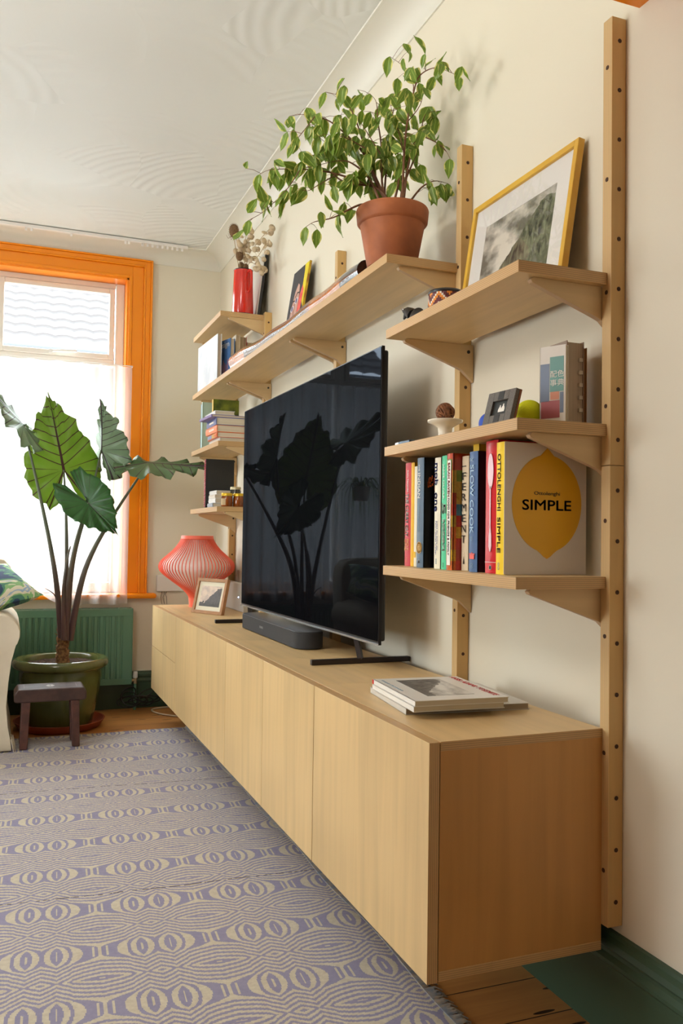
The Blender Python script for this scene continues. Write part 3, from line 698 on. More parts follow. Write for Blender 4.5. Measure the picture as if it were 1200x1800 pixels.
def spine_text(b, s, m, yc, xf, ztop, length, height, bold=0.0, flip=False):
    """reads downwards; yc = middle of the spine"""
    return text(b, s, m, (xf-.0026, yc+height/2, ztop), (0,0,-1), (0,-1,0), length=length, height=height, bold=bold)
W_ = mat('white_print', (240,236,226), .5); K_ = mat('black_print', (30,28,28), .5); RD_ = mat('red_print', (200,40,44), .5); BL_ = mat('blue_print', (36,56,160), .5)
NV_ = mat('navy_print', (44,54,92), .5); GD_ = mat('gold_print', (214,160,60), .4); PK_ = mat('pale_pink_print', (240,200,180), .5); GY_ = mat('slate_print', (120,150,170), .5)
z3 = zR3+.0004; xb = -.045
def yt(y0, y1): return (y0+y1)/2
b = book_up('cookbook', 'rose red cookbook, first of the row at the television end', 2.107, 2.142, -.212, xb, z3, 1.268, cover_mat('rose_red_cover', (206,62,72)))
spine_text(b, 'DAN TOOMBS', W_, 2.121, -.212, 1.247, .060, .008); spine_text(b, 'THE CURRY GUY', W_, 2.124, -.212, 1.183, .118, .017, bold=.02)
spine_text(b, 'ONE', GD_, 2.132, -.212, 1.058, .032, .011); spine_text(b, 'POT', GD_, 2.118, -.212, 1.058, .032, .011); spine_text(b, 'o o o', GD_, 2.124, -.212, 1.008, .012, .004)
b = book_up('cookbook', 'plain thin yellow-spined cookbook between the red curry book and the thin white book', 2.086, 2.106, -.212, xb, z3, 1.267, cover_mat('amber_yellow_cover', (238,182,28)))
b = book_up('cookbook', 'thin white-spined cookbook with a small yellow mark, left of the slate blue book', 2.064, 2.085, -.212, xb, z3, 1.255, cover_mat('off_white_cover', (232,224,200)))
MB().box(-.2150, -.2148, 2.070, 2.080, 1.008, 1.024).build('yellow_mark', mat('yellow_print', (240,190,40), .5), b)
BK = cover_mat('glossy_black_cover', (20,18,20), .25)
b = book_up('cookbook', 'slate blue cookbook reading THE INDIAN with round gold emblem and black front cover', 1.990, 2.028, -.232, xb, z3, 1.272, cover_mat('slate_blue_cover', (88,110,130)), cover=BK)
spine_text(b, 'THE', W_, 2.012, -.232, 1.255, .018, .006); spine_text(b, 'INDIAN', W_, 2.012, -.232, 1.232, .066, .013); spine_text(b, 'COOKERY COURSE', GY_, 2.011, -.232, 1.163, .085, .0055)
em = MB(); em.M = Matrix.Translation((-.2346, 2.009, 1.036)) @ Matrix.Rotation(-PI/2, 4, 'Y')
for r0, r1 in ((.0135,.0155), (.009,.0105), (.003,.006)):
    em.lathe([(r0, 0), (r1, 0), (r1, .0003), (r0, .0003), (r0, 0)], n=28)
for k in range(10):
    a = 2*PI*k/10; em.box(math.cos(a)*.0075-.0012, math.cos(a)*.0075+.0012, math.sin(a)*.0075-.0012, math.sin(a)*.0075+.0012, 0, .0003)
em.build('round_emblem', GD_, b); spine_text(b, 'K', W_, 2.0095, -.232, 1.003, .009, .010, bold=.03)
em = MB(); rnd = random.Random(8)
for k in range(26):
    x = -.222+rnd.uniform(0, .055); z = 1.205-(x+.222)*.35+rnd.uniform(-.016, .016); em.box(x, x+rnd.uniform(.002,.007), 1.9892, 1.9896, z, z+rnd.uniform(.004,.012))
em.build('ember_picture', mat('ember_orange', (216,96,24), .4), b)
b = book_up('cookbook', 'short thin black cookbook left of the cream one with blue lettering', 1.968, 1.982, -.202, xb, z3, 1.243, BK)
spine_text(b, 'Simply Sensational', W_, 1.9752, -.202, 1.150, .050, .0050); spine_text(b, 'o', W_, 1.9752, -.202, 1.0, .005, .005)
b = book_up('cookbook', 'cream cookbook with bold blue lettering on its spine', 1.910, 1.942, -.225, xb, z3, 1.266, cover_mat('cream_cover', (238,230,204)))
spine_text(b, 'mob  one', BL_, 1.928, -.225, 1.252, .122, .017, bold=.02)
spine_text(b, 'Flavour-packed one-pan', BL_, 1.929, -.225, 1.105, .085, .0055); spine_text(b, 'meals for every day', BL_, 1.922, -.225, 1.105, .075, .0045); spine_text(b, 'ooo', GY_, 1.926, -.225, 1.010, .014, .006)
b = book_up('cookbook', 'mint green cookbook reading 5 INGREDIENTS on its spine', 1.872, 1.904, -.225, xb, z3, 1.268, cover_mat('mint_green_cover', (74,204,150)))
spine_text(b, 'JAMIE OLIVER', W_, 1.890, -.225, 1.247, .088, .0095); spine_text(b, '5', W_, 1.888, -.225, 1.149, .027, .017, bold=.02); spine_text(b, 'INGREDIENTS', W_, 1.888, -.225, 1.108, .078, .0125, bold=.02)
spine_text(b, '- - -', K_, 1.888, -.225, 1.0, .010, .006)
def patch_mat():
    m = bpy.data.materials.new('patchwork_food_cover'); m.use_nodes = True; N, L = nt(m); b_ = N['Principled BSDF']; b_.inputs['Roughness'].default_value = .3
    tc = N.new('ShaderNodeTexCoord'); mp = N.new('ShaderNodeMapping'); mp.inputs['Scale'].default_value = (40, 40, 36); mp.inputs['Location'].default_value = (.3,.5,.2); L.new(tc.outputs['Object'], mp.inputs[0])
    fl = N.new('ShaderNodeVectorMath'); fl.operation = 'FLOOR'; L.new(mp.outputs[0], fl.inputs[0])
    wn = N.new('ShaderNodeTexWhiteNoise'); L.new(fl.outputs[0], wn.inputs['Vector'])
    r = N.new('ShaderNodeValToRGB'); r.color_ramp.interpolation = 'CONSTANT'; L.new(wn.outputs[0], r.inputs[0])
    cols = [(206,40,32), (226,110,30), (120,150,40), (236,180,40), (120,30,40), (180,50,30), (200,160,50), (60,140,170), (220,80,40)]
    els = r.color_ramp.elements; els[0].color = (*lin(cols[0]), 1); els[1].position = 1/9; els[1].color = (*lin(cols[1]), 1)
    for k in range(2, 9):
        e = els.new(k/9); e.color = (*lin(cols[k]), 1)
    nz = N.new('ShaderNodeTexNoise'); nz.inputs['Scale'].default_value = 180; L.new(tc.outputs['Object'], nz.inputs['Vector'])
    L.new(mixn(N, L, mth(N, L, 'MULTIPLY', nz.outputs[0], .55), r.outputs[0], (*lin((70,40,20)), 1)), b_.inputs['Base Color']); return m
b = book_up('cookbook', 'cookbook in patchwork food pictures with white strip reading FOOD FOR FRIENDS & FAMILY', 1.838, 1.869, -.230, xb, z3, 1.270, patch_mat())
MB().box(-.2334, -.2322, 1.843, 1.860, .996, 1.253).build('title_strip', W_, b)
text(b, 'SARAH RAVEN', RD_, (-.2336, 1.856, 1.247), (0,0,-1), (0,-1,0), length=.083, height=.0085, bold=.02)
text(b, 'FOOD FOR FRIENDS & FAMILY', mat('plum_print', (120,40,70), .5), (-.2336, 1.8555, 1.160), (0,0,-1), (0,-1,0), length=.140, height=.0075, bold=.01)
b = book_up('cookbook', 'cream cookbook with FERMENT in tall thin black letters on its spine', 1.803, 1.835, -.206, xb, z3, 1.262, cover_mat('oatmeal_cover', (226,206,176)))
text(b, 'kenji morimoto', K_, (-.2095, 1.831, 1.235), (0,-1,0), (0,0,1), length=.022, height=.004)
for k, ch in enumerate('FERMENT'):
    text(b, ch, K_, (-.2095, 1.829, 1.204-k*.0255), (0,-1,0), (0,0,1), length=.019, height=.018)
MB().prism([(1.815, 1.000), (1.823, 1.000), (1.819, 1.018)], 'x', -.2092, -.2089).build('drop_mark', K_, b)
b = book_up('cookbook', 'plain bright yellow cookbook, tall, set back behind the slow cooking book', 1.773, 1.800, -.196, xb, z3, 1.290, cover_mat('bright_yellow_cover', (244,200,30)))
b = book_up('cookbook', 'blue cookbook reading THE SLOW COOK with a small red pot and dark purple cover', 1.728, 1.766, -.225, xb, z3, 1.266, cover_mat('denim_blue_cover', (72,104,150)), cover=cover_mat('aubergine_cover', (50,30,48)))
text(b, 'THE', mat('pale_blue_print', (176,206,226), .5), (-.2286, 1.761, 1.243), (0,-1,0), (0,0,1), length=.018, height=.007)
spine_text(b, 'SLOW COOK', mat('pale_blue_print'), 1.748, -.226, 1.235, .162, .016); spine_text(b, 'BOOK', GY_, 1.748, -.226, 1.066, .010, .010)
MB().box(-.2290, -.2284, 1.736, 1.757, 1.014, 1.024).box(-.2290, -.2284, 1.734, 1.759, 1.0245, 1.027).box(-.2290, -.2284, 1.745, 1.748, 1.027, 1.030).build('red_pot_picture', mat('salmon_print', (232,96,84), .5), b)
spine_text(b, 'OO', GY_, 1.747, -.226, 1.004, .012, .012)
b = book_up('cookbook', 'thick glossy red cookbook with a silver spoon on its spine', 1.645, 1.697, -.222, xb, z3, 1.284, cover_mat('glossy_red_cover', (206,16,34), .22))
sm = MB()
SP = [(1.671+.012*math.sin(a)*(1.0 if math.cos(a) > 0 else 1), 1.215+.040*math.cos(a)) for a in [2*PI*k/28 for k in range(28)]]
sm.prism(SP, 'x', -.2262, -.2246); sm.prism([(1.6692, 1.18), (1.6728, 1.18), (1.6728, 1.09), (1.676, 1.07), (1.677, 1.045), (1.674, 1.035), (1.671, 1.032), (1.668, 1.035), (1.665, 1.045), (1.666, 1.07), (1.6692, 1.09)], 'x', -.2262, -.2246)
sm.build('silver_spoon', mat('silver_print', (226,190,196), .3, metal=.2), b)
MB().box(-.2252, -.2246, 1.648, 1.694, 1.0085, 1.0095).build('spine_rule', W_, b); sm = MB(); sm.M = Matrix.Translation((-.2249, 1.671, .997)) @ Matrix.Rotation(-PI/2, 4, 'Y')
sm.lathe([(.0042,0),(.0052,0),(.0052,.0003),(.0042,.0003),(.0042,0)], n=20).build('publisher_mark', W_, b)
WC = cover_mat('white_cover', (226,216,206), .35)
b = book_up('cookbook', 'white cookbook with a big yellow lemon reading SIMPLE on its cover and yellow spine, nearest', 1.600, 1.635, -.232, -.018, z3, 1.275, WC, spine=cover_mat('lemon_yellow_cover', (250,212,20)))
MB().box(-.2345, -.2225, 1.5990, 1.6002, z3+.001, 1.2745).build('cover_hinge', WC, b, bev=.0004)
spine_text(b, 'OTTOLENGHI', mat('grey_navy_print', (70,74,90), .5), 1.620, -.232, 1.249, .125, .0125, bold=.01); spine_text(b, 'SIMPLE', mat('grey_navy_print'), 1.620, -.232, 1.109, .078, .0125, bold=.01)
spine_text(b, 'OO', GY_, 1.620, -.232, 1.010, .016, .007)
lem = []
for k in range(64):
    a = 2*PI*k/64; r = 1+.14*max(0, 1-abs(a-PI/2)/.17)**.8+.13*max(0, 1-abs(a-3*PI/2)/.22)**.6
    lem.append((-.1235+.0915*math.cos(a)*(1 if True else 0), 1.1415+.1085*math.sin(a)*r))
MB().prism(lem, 'y', 1.5992, 1.5998).build('lemon_picture', mat('lemon_print', (236,176,6), .4), b)
text(b, 'Ottolenghi', K_, (-.1245, 1.599, 1.163), (1,0,0), (0,0,1), length=.068, height=.0105, center=True)
text(b, 'SIMPLE', K_, (-.1245, 1.599, 1.138), (1,0,0), (0,0,1), length=.128, height=.0225, bold=.012, center=True)

# ------------------------------------------------------------------ small things on the middle near shelf
IV = mat('ivory_glaze', (236,226,206), .25)
d = thing('pedestal_dish', 'small cream pedestal dish holding a woven brown ball', 'dish', (-.15, 2.03, zR2))
MB().lathe([(0,.0005), (.030,.0005), (.030,.003), (.022,.012), (.018,.03), (.020,.045), (.034,.054), (.047,.060), (.0475,.065), (.045,.066), (.030,.060), (0,.058)], (-.15, 2.03, zR2)).build('dish_body', IV, d, smooth=True, angle=60)
wb = thing('woven_ball', 'knotted brown woven ball resting on the cream pedestal dish', 'ornament', (-.15, 2.03, zR2+.0595))
BRN = mat('brown_woven_bark', (156,100,60), .7, var=(96,56,32), vscale=120)
c0_ = Vector((-.15, 2.03, zR2+.0595+.027))
MB().ball(c0_, .0215, 12).build('core', BRN, wb, smooth=True)
rnd = random.Random(2); kb = MB()
for k in range(9):
    ax = Vector((rnd.gauss(0,1), rnd.gauss(0,1), rnd.gauss(0,1))).normalized(); u = ax.orthogonal().normalized(); w = ax.cross(u)
    for o_ in (-.0035, .0035):
        kb.tube([c0_+(u*math.cos(t)+w*math.sin(t))*.0235+ax*o_ for t in [2*PI*i/28 for i in range(29)]], .0026, 6)
kb.build('woven_band', BRN, wb, smooth=True)
# small grey frame with two figures
sfm = thing('framed_photograph', 'tiny grey patterned frame with two pale figures, standing before the yellow ball', 'picture frame', (-.22, 1.6, zR2))
Ms = place((-.252, 1.668, zR2+.0006), (-.243, 1.568, zR2+.0006), math.radians(15))
Ws, Hs = .0985, .078
m = MB(); m.M = Ms; m.frame(Ws, Hs, .022, .010); m.build('frame', mat('grey_woven_inlay', (126,118,108), .6, var=(70,68,66), vscale=900), sfm, bev=.001)
m = MB(); m.M = Ms; m.box(-.0008, Ws+.0008, .0101, .016, -.0003, Hs+.0005); m.box(.021, Ws-.021, .006, .0099, .021, Hs-.021); m.build('wooden_back', mat('reddish_brown_wood', (134,76,40), .45), sfm, bev=.001)
for q0 in (Hs-.021, .001):
    m = MB(); m.M = Ms; m.box(Ws*.40, Ws*.60, -.0006, .0, q0, q0+.020); m.build('dark_inlay', mat('dark_inlay_wood', (44,42,42), .5), sfm)
m = MB(); m.M = Ms; m.box(.0225, Ws-.0225, .0052, .0060, .0225, Hs-.0225); pic = m.build('picture', mat('dark_grey_print', (44,48,48), .35), sfm)
fg = MB(); fg.M = Ms
for (cx_, s_) in ((.047, 1), (.058, 1.15)):
    fg.prism([(cx_+x*s_, .030+z*s_) for x, z in ((-.005,0), (-.0055,.006), (-.003,.011), (-.0015,.012), (-.002,.0145), (0,.0165), (.002,.0145), (.0015,.012), (.003,.011), (.0055,.006), (.005,0))], 'y', .0048, .0051)
fg.build('two_pale_figures', W_, pic)
m = MB(); m.M = Ms; m.prism([(.012, .0), (.045, -.006), (.012, .050)], 'x', Ws*.40, Ws*.72); m.build('easel_back', mat('reddish_brown_wood'), sfm)
tbm = mat('tennis_ball_felt', (222,226,20), .9, bump=.3, bscale=500)
bl = MB().ball((-.137, 1.653, zR2+.0334), .033, 18).build('tennis_ball', tbm, smooth=True); tag(bl, 'bright yellow tennis ball on the middle near shelf', 'ball')
bl = MB().ball((-.15, 1.80, zR2+.0285), .028, 18).build('blue_ball', mat('blue_rubber', (26,76,190), .5), smooth=True); tag(bl, 'small blue ball peeping out left of the tiny grey frame', 'ball')
# colour dictionary with its cover turned to the room
cbk = thing('paperback_book', 'pale paperback with coloured squares and white Japanese characters on its cover', 'book', (-.13, 1.59, zR2), 'books on the middle near shelf')
a_, b2 = Vector((-.141, 1.606, zR2+.0005)), Vector((-.112, 1.551, zR2+.0005)); Xc = (b2-a_); Wc = Xc.length; Xc.normalize(); Yc = Vector((0,0,1)).cross(Xc)
MC = Matrix.Translation(a_) @ Matrix((Xc, Yc, Vector((0,0,1)))).transposed().to_4x4(); Hc = .176
m = MB(); m.M = MC; m.box(0, Wc, 0, .0012, 0, Hc); m.box(0, Wc, .0125, .0137, 0, Hc); m.box(0, .0015, 0, .0137, 0, Hc); m.build('cover', mat('ivory_card_cover', (226,218,206), .45), cbk)
m = MB(); m.M = MC; m.box(.002, Wc-.002, .0014, .0123, .001, Hc-.001); m.build('pages', PAPER, cbk)
def panel(x0, x1, z0, z1, nm, rgb):
    q = MB(); q.M = MC; q.box(x0*Wc, x1*Wc, -.0004, -.0001, z0*Hc, z1*Hc); return q.build('colour_panel', mat(nm, rgb, .5), cbk)
panel(.03, .38, .30, .78, 'blue_grey_print', (122,136,160)); panel(.40, .93, .42, .86, 'sea_green_print', (108,158,150)); panel(.42, .76, .32, .42, 'peach_print', (222,150,120)); panel(.06, .78, .09, .31, 'dusty_rose_print', (176,92,96)); panel(.79, .93, .15, .41, 'blue_grey_print', (122,136,160))
def wp(M_, x, y, z): return tuple(M_ @ Vector((x, y, z)))
text(cbk, '\u914d\u8272', W_, wp(MC, .42*Wc, -.0006, .60*Hc), tuple(Xc), (0,0,1), length=.033, height=.015)
text(cbk, '\u4e8b\u5178', W_, wp(MC, .42*Wc, -.0006, .49*Hc), tuple(Xc), (0,0,1), length=.033, height=.015)
def block_book(name, lab, x0, x1, y0, y1, z0, z1, cmat, grp, pmat=PAPER):
    """upright book whose fore-edge faces the camera (-y): boards on the x faces, spine at the back"""
    b = thing(name, lab, 'book', ((x0+x1)/2, (y0+y1)/2, z0), grp); t = .0022
    MB().box(x0, x0+t, y0, y1, z0, z1).box(x1-t, x1, y0, y1, z0, z1).box(x0, x1, y1-t, y1, z0, z1).build('cover', cmat, b, bev=.0005)
    MB().box(x0+t, x1-t, y0+.003, y1-t, z0+.002, z1-.003).build('pages', pmat, b)
    return b
PG2 = pages('grey_page_edges', (204,186,164), (150,132,112), 'z')
b = block_book('thick_book', 'thick hardback with index tabs, fore-edge to the camera, beside the pale paperback', -.101, -.055, 1.562, 1.625, zR2+.0005, 1.502, mat('taupe_cover', (150,128,110), .5), 'books on the middle near shelf', PG2)
tb2 = MB()
for k in range(5): tb2.box(-.069, -.060, 1.5595, 1.565, 1.345+k*.028, 1.353+k*.028)
tb2.build('index_tab', mat('pale_grey_tab', (206,196,180), .6), b)
b = block_book('slim_book', 'slim brown-covered book standing last on the shelf beside the nearest post', -.052, -.041, 1.570, 1.68, zR2+.0005, 1.492, mat('tan_brown_cover', (168,122,72), .55), 'books on the middle near shelf', mat('tan_brown_cover'))
l = thing('pocket_lighter', 'small silver and blue lighter at the far front corner of the middle near shelf', 'lighter', (-.24, 2.10, zR2))
MB().box(-.243, -.223, 2.06, 2.125, zR2+.0005, zR2+.012).build('body', mat('slate_blue_metal', (70,92,112), .3, metal=.5), l, bev=.003)
MB().box(-.243, -.223, 2.127, 2.15, zR2+.0005, zR2+.012).build('cap', mat('silver_metal', (190,194,198), .25, metal=1), l, bev=.003)

# upper near shelf
fgz = thing('animal_figurine', 'small black cast animal figurine with open mouth on the upper near shelf', 'figurine', (-.16, 2.2, zR1))
IR = mat('black_cast_iron', (26,25,25), .45, bump=.1, bscale=200)
MB().ball((-.16, 2.185, zR1+.046), .036, 12, (.55, 1.0, .85)).tube([(-.16, 2.21, zR1+.06), (-.16, 2.235, zR1+.075), (-.16, 2.25, zR1+.083)], [.02, .016, .013], 10).build('body', IR, fgz, smooth=True)
MB().tube([(-.16, 2.245, zR1+.080), (-.16, 2.262, zR1+.086), (-.16, 2.285, zR1+.096)], [.014, .010, .003], 10).tube([(-.16, 2.245, zR1+.076), (-.16, 2.262, zR1+.074), (-.16, 2.275, zR1+.066)], [.012, .008, .003], 10).build('head', IR, fgz, smooth=True)
MB().ball((-.172, 2.253, zR1+.088), .004, 8).build('silver_eye', mat('silver_metal'), fgz, smooth=True)
for dy in (-.022, .018):
    for dx in (-.012, .012): MB().tube([(-.16+dx, 2.185+dy, zR1+.035), (-.16+dx, 2.185+dy, zR1+.001)], [.008, .006], 8).build('leg', IR, fgz, smooth=True)
dr = thing('beaded_pot', 'small round pot covered in orange, white and maroon beads under the long shelf', 'pot', (-.15, 2.035, zR1))
def bead_mat():
    m = bpy.data.materials.new('beadwork'); m.use_nodes = True; N, L = nt(m); b_ = N['Principled BSDF']; b_.inputs['Roughness'].default_value = .3
    uv = N.new('ShaderNodeUVMap'); fl = N.new('ShaderNodeVectorMath'); fl.operation = 'MULTIPLY'; fl.inputs[1].default_value = (60, 16, 1); L.new(uv.outputs[0], fl.inputs[0])
    f2 = N.new('ShaderNodeVectorMath'); f2.operation = 'FLOOR'; L.new(fl.outputs[0], f2.inputs[0]); sp = N.new('ShaderNodeSeparateXYZ'); L.new(f2.outputs[0], sp.inputs[0])
    tri = mth(N, L, 'PINGPONG', sp.outputs[0], 6); s = mth(N, L, 'MODULO', mth(N, L, 'ADD', sp.outputs[1], mth(N, L, 'ADD', tri, 6)), 6)
    r = N.new('ShaderNodeValToRGB'); r.color_ramp.interpolation = 'CONSTANT'; L.new(mth(N, L, 'DIVIDE', s, 6), r.inputs[0]); e = r.color_ramp.elements
    e[0].color = (*lin((96,30,36)), 1); e[1].position = .3; e[1].color = (*lin((232,140,40)), 1); q = e.new(.6); q.color = (*lin((236,230,216)), 1); q = e.new(.8); q.color = (*lin((110,36,40)), 1)
    fr = N.new('ShaderNodeVectorMath'); fr.operation = 'FRACTION'; L.new(fl.outputs[0], fr.inputs[0]); d_ = N.new('ShaderNodeVectorMath'); d_.operation = 'DISTANCE'; L.new(fr.outputs[0], d_.inputs[0]); d_.inputs[1].default_value = (.5,.5,0)
    L.new(r.outputs[0], b_.inputs['Base Color']); bp = N.new('ShaderNodeBump'); bp.invert = True; bp.inputs['Distance'].default_value = .002; L.new(d_.outputs['Value'], bp.inputs['Height']); L.new(bp.outputs[0], b_.inputs['Normal']); return m
m = MB(); v = []; f = []; uv = []; n = 40
for j, (r, z) in enumerate(((.040,.0005), (.046,.02), (.048,.045), (.046,.075))):
    for i in range(n+1):
        a = 2*PI*i/n; v.append((-.15+r*math.cos(a), 2.035+r*math.sin(a), zR1+z)); uv.append((i/n, j/3))
for j in range(3):
    for i in range(n): a = j*(n+1)+i; f.append((a, a+1, a+n+2, a+n+1))
m.add(v, f, uv).build('beaded_wall', bead_mat(), dr, smooth=True)
MB().lathe([(.0465,.075), (.048,.08), (.045,.084), (.041,.082), (.041,.010), (0,.010)], (-.15, 2.035, zR1)).build('rim', mat('dark_rim', (36,34,36), .4), dr, smooth=True)

# ------------------------------------------------------------------ magazines on the cabinet
def flat_book(name, lab, pts, z0, z1, cm, pm, grp, cat='book', spine_side=0):
    """book lying flat; pts = four corners in order, first edge is the spine"""
    b = thing(name, lab, cat, (sum(p[0] for p in pts)/4, sum(p[1] for p in pts)/4, z0), grp); t = .0012
    c = Vector((sum(p[0] for p in pts)/4, sum(p[1] for p in pts)/4))
    m = MB(); m.prism(pts, 'z', z0, z0+t); m.prism(pts, 'z', z1-t, z1)
    p0, p1 = Vector(pts[0]), Vector(pts[1]); i0 = p0+(c-p0).normalized()*.003; i1 = p1+(c-p1).normalized()*.003
    m.prism([tuple(p0), tuple(p1), tuple(i1), tuple(i0)], 'z', z0, z1); m.build('cover', cm, b)
    q = [tuple(c+(Vector(p)-c)*.985) for p in pts]
    MB().prism(q, 'z', z0+t, z1-t).build('pages', pm, b)
    return b
ct0 = ct+.0005
WP = pages_flat('white_page_edges', (226,216,196), (190,174,146))
g_ = 'large books lying flat on the nearest cabinet'
flat_book('magazine', 'wide grey-edged magazine at the bottom of the small stack on the nearest cabinet', [(-.385, 1.765), (-.352, 2.045), (-.050, 2.015), (-.075, 1.735)], ct0, ct0+.015, mat('pale_grey_cover', (206,200,190), .4), pages_flat('grey_brown_pages', (176,160,138), (140,122,100)), g_)
flat_book('photo_book', 'white hardback in the middle of the small stack on the nearest cabinet', [(-.390, 1.715), (-.362, 2.010), (-.140, 1.985), (-.165, 1.70)], ct0+.0155, ct0+.029, mat('bright_white_cover', (234,230,222), .35), WP, g_)
zt0 = ct0+.0425
tbk = flat_book('photo_book', 'top book of the small stack, white cover with misty mountain photograph and red lettering', [(-.392, 1.705), (-.364, 2.003), (-.135, 1.980), (-.160, 1.690)], ct0+.0295, zt0, mat('bright_white_cover'), WP, g_)
MB().box(-.3655, -.352, 1.995, 2.0035, ct0+.031, zt0-.001).build('red_headband', mat('red_cloth', (200,40,40), .6), tbk)
# print on the cover: picture and title; book axes
e1 = Vector((-.364+.392, 2.003-1.705, 0)).normalized(); e2 = Vector((-.160+.392, 1.690-1.705, 0)).normalized()
MK = Matrix.Translation((-.392, 1.705, zt0)) @ Matrix((e1, -Vector((0,0,1)), e2)).transposed().to_4x4()
photo(MK, .050, .262, .050, .168, -.0006, tbk, 9.1, (70,68,66), ((226,222,214), (170,166,160)), (150,146,140))
o1 = Vector((-.392, 1.705, zt0))
text(tbk, 'ANSEL ADAMS: YOSEMITE', mat('red_print'), tuple(o1+e1*.285+e2*.205), tuple(-e1), tuple(e2), length=.262, height=.015)
text(tbk, 'photographs of the national park', GY_, tuple(o1+e1*.27+e2*.012), tuple(-e1), tuple(e2), length=.15, height=.007)

# ------------------------------------------------------------------ long shelf: terracotta pot with weeping fig, didgeridoo
pc = (-.194, 2.292, zM)
TER = mat('terracotta', (176,104,64), .55, spec=.3, var=(138,80,52), vscale=7, bump=.08, bscale=120)
fp = thing('potted_fig', 'variegated weeping fig growing in a terracotta pot on the long shelf', 'plant', pc)
pot = MB().lathe([(0,.0005), (.071,.0005), (.074,.004), (.091,.098), (.096,.124), (.101,.127), (.105,.132), (.1085,.166), (.106,.172), (.100,.172), (.097,.164), (.094,.135), (.068,.02), (0,.015)], pc, 64).build('terracotta_pot', TER, fp, smooth=True, angle=35)
MB().lathe([(0,.152), (.05,.155), (.0955,.151), (.0945,.145), (0,.145)], pc, 32).build('soil', mat('dark_potting_soil', (52,38,28), .95, bump=1, bscale=150), fp, smooth=True)
BARK = mat('fig_bark', (128,88,60), .7, var=(104,64,44), vscale=60)
FIC = [[(-0.196, 2.302, 2.053), (-0.224, 2.316, 2.1), (-0.284, 2.342, 2.129), (-0.343, 2.368, 2.15), (-0.392, 2.39, 2.161), (-0.447, 2.414, 2.166), (-0.525, 2.447, 2.164), (-0.556, 2.462, 2.151)], [(-0.199, 2.304, 2.053), (-0.234, 2.327, 2.111), (-0.316, 2.367, 2.129), (-0.365, 2.395, 2.168), (-0.418, 2.425, 2.181), (-0.48, 2.458, 2.164)], [(-0.202, 2.305, 2.053), (-0.222, 2.321, 2.112), (-0.268, 2.346, 2.22), (-0.303, 2.368, 2.267), (-0.357, 2.396, 2.32), (-0.399, 2.42, 2.338), (-0.434, 2.442, 2.348), (-0.462, 2.461, 2.345)], [(-0.199, 2.304, 2.053), (-0.233, 2.331, 2.13), (-0.259, 2.356, 2.24), (-0.279, 2.378, 2.327), (-0.292, 2.398, 2.374), (-0.314, 2.421, 2.418), (-0.354, 2.45, 2.438)], [(-0.193, 2.301, 2.053), (-0.215, 2.319, 2.113), (-0.216, 2.329, 2.236), (-0.223, 2.342, 2.321), (-0.225, 2.352, 2.385), (-0.24, 2.367, 2.416)], [(-0.19, 2.3, 2.053), (-0.204, 2.327, 2.092), (-0.185, 2.342, 2.262), (-0.166, 2.356, 2.372), (-0.142, 2.36, 2.446)], [(-0.17, 2.281, 2.049), (-0.173, 2.268, 2.068), (-0.176, 2.254, 2.191), (-0.175, 2.236, 2.282), (-0.168, 2.213, 2.357), (-0.161, 2.188, 2.397), (-0.139, 2.149, 2.405), (-0.122, 2.115, 2.387), (-0.097, 2.07, 2.351)], [(-0.15, 2.251, 2.386), (-0.15, 2.251, 2.405), (-0.161, 2.26, 2.447), (-0.181, 2.278, 2.476), (-0.207, 2.297, 2.502)], [(-0.171, 2.282, 2.05), (-0.158, 2.297, 2.114), (-0.117, 2.286, 2.229), (-0.093, 2.291, 2.337), (-0.064, 2.292, 2.37)], [(-0.166, 2.278, 2.049), (-0.158, 2.274, 2.138), (-0.146, 2.269, 2.206), (-0.131, 2.26, 2.255), (-0.1, 2.235, 2.243), (-0.068, 2.211, 2.213), (-0.051, 2.201, 2.18)], [(-0.159, 2.27, 2.05), (-0.14, 2.278, 2.07), (-0.107, 2.272, 2.113), (-0.069, 2.262, 2.134), (-0.031, 2.251, 2.128)], [(-0.245, 2.321, 2.052), (-0.285, 2.32, 2.049), (-0.328, 2.32, 2.025), (-0.373, 2.322, 1.997), (-0.426, 2.327, 1.979), (-0.454, 2.322, 1.959)], [(-0.221, 2.312, 2.052), (-0.257, 2.323, 2.133), (-0.307, 2.34, 2.178), (-0.344, 2.353, 2.184), (-0.4, 2.372, 2.17)], [(-0.461, 2.371, 2.142), (-0.487, 2.376, 2.097), (-0.51, 2.38, 2.067), (-0.559, 2.394, 2.014), (-0.602, 2.406, 1.985)], [(-0.223, 2.318, 2.101), (-0.285, 2.342, 2.229), (-0.346, 2.365, 2.225), (-0.395, 2.384, 2.214), (-0.444, 2.404, 2.184)], [(-0.344, 2.367, 2.15), (-0.394, 2.388, 2.117), (-0.425, 2.402, 2.099), (-0.457, 2.415, 2.108)], [(-0.43, 2.33, 2.291), (-0.471, 2.326, 2.231), (-0.495, 2.316, 2.197)], [(-0.24, 2.283, 2.195), (-0.29, 2.289, 2.266), (-0.322, 2.29, 2.302)], [(-0.177, 2.251, 2.19), (-0.193, 2.258, 2.262), (-0.209, 2.266, 2.313), (-0.223, 2.265, 2.361)], [(-0.138, 2.312, 2.324), (-0.109, 2.299, 2.365), (-0.095, 2.3, 2.404), (-0.1, 2.319, 2.43)], [(-0.19, 2.3, 2.053), (-0.17, 2.303, 2.13), (-0.17, 2.326, 2.208), (-0.131, 2.31, 2.279)], [(-0.285, 2.293, 2.208), (-0.353, 2.309, 2.237), (-0.395, 2.316, 2.215), (-0.421, 2.317, 2.228)]]
rnd = random.Random(11)
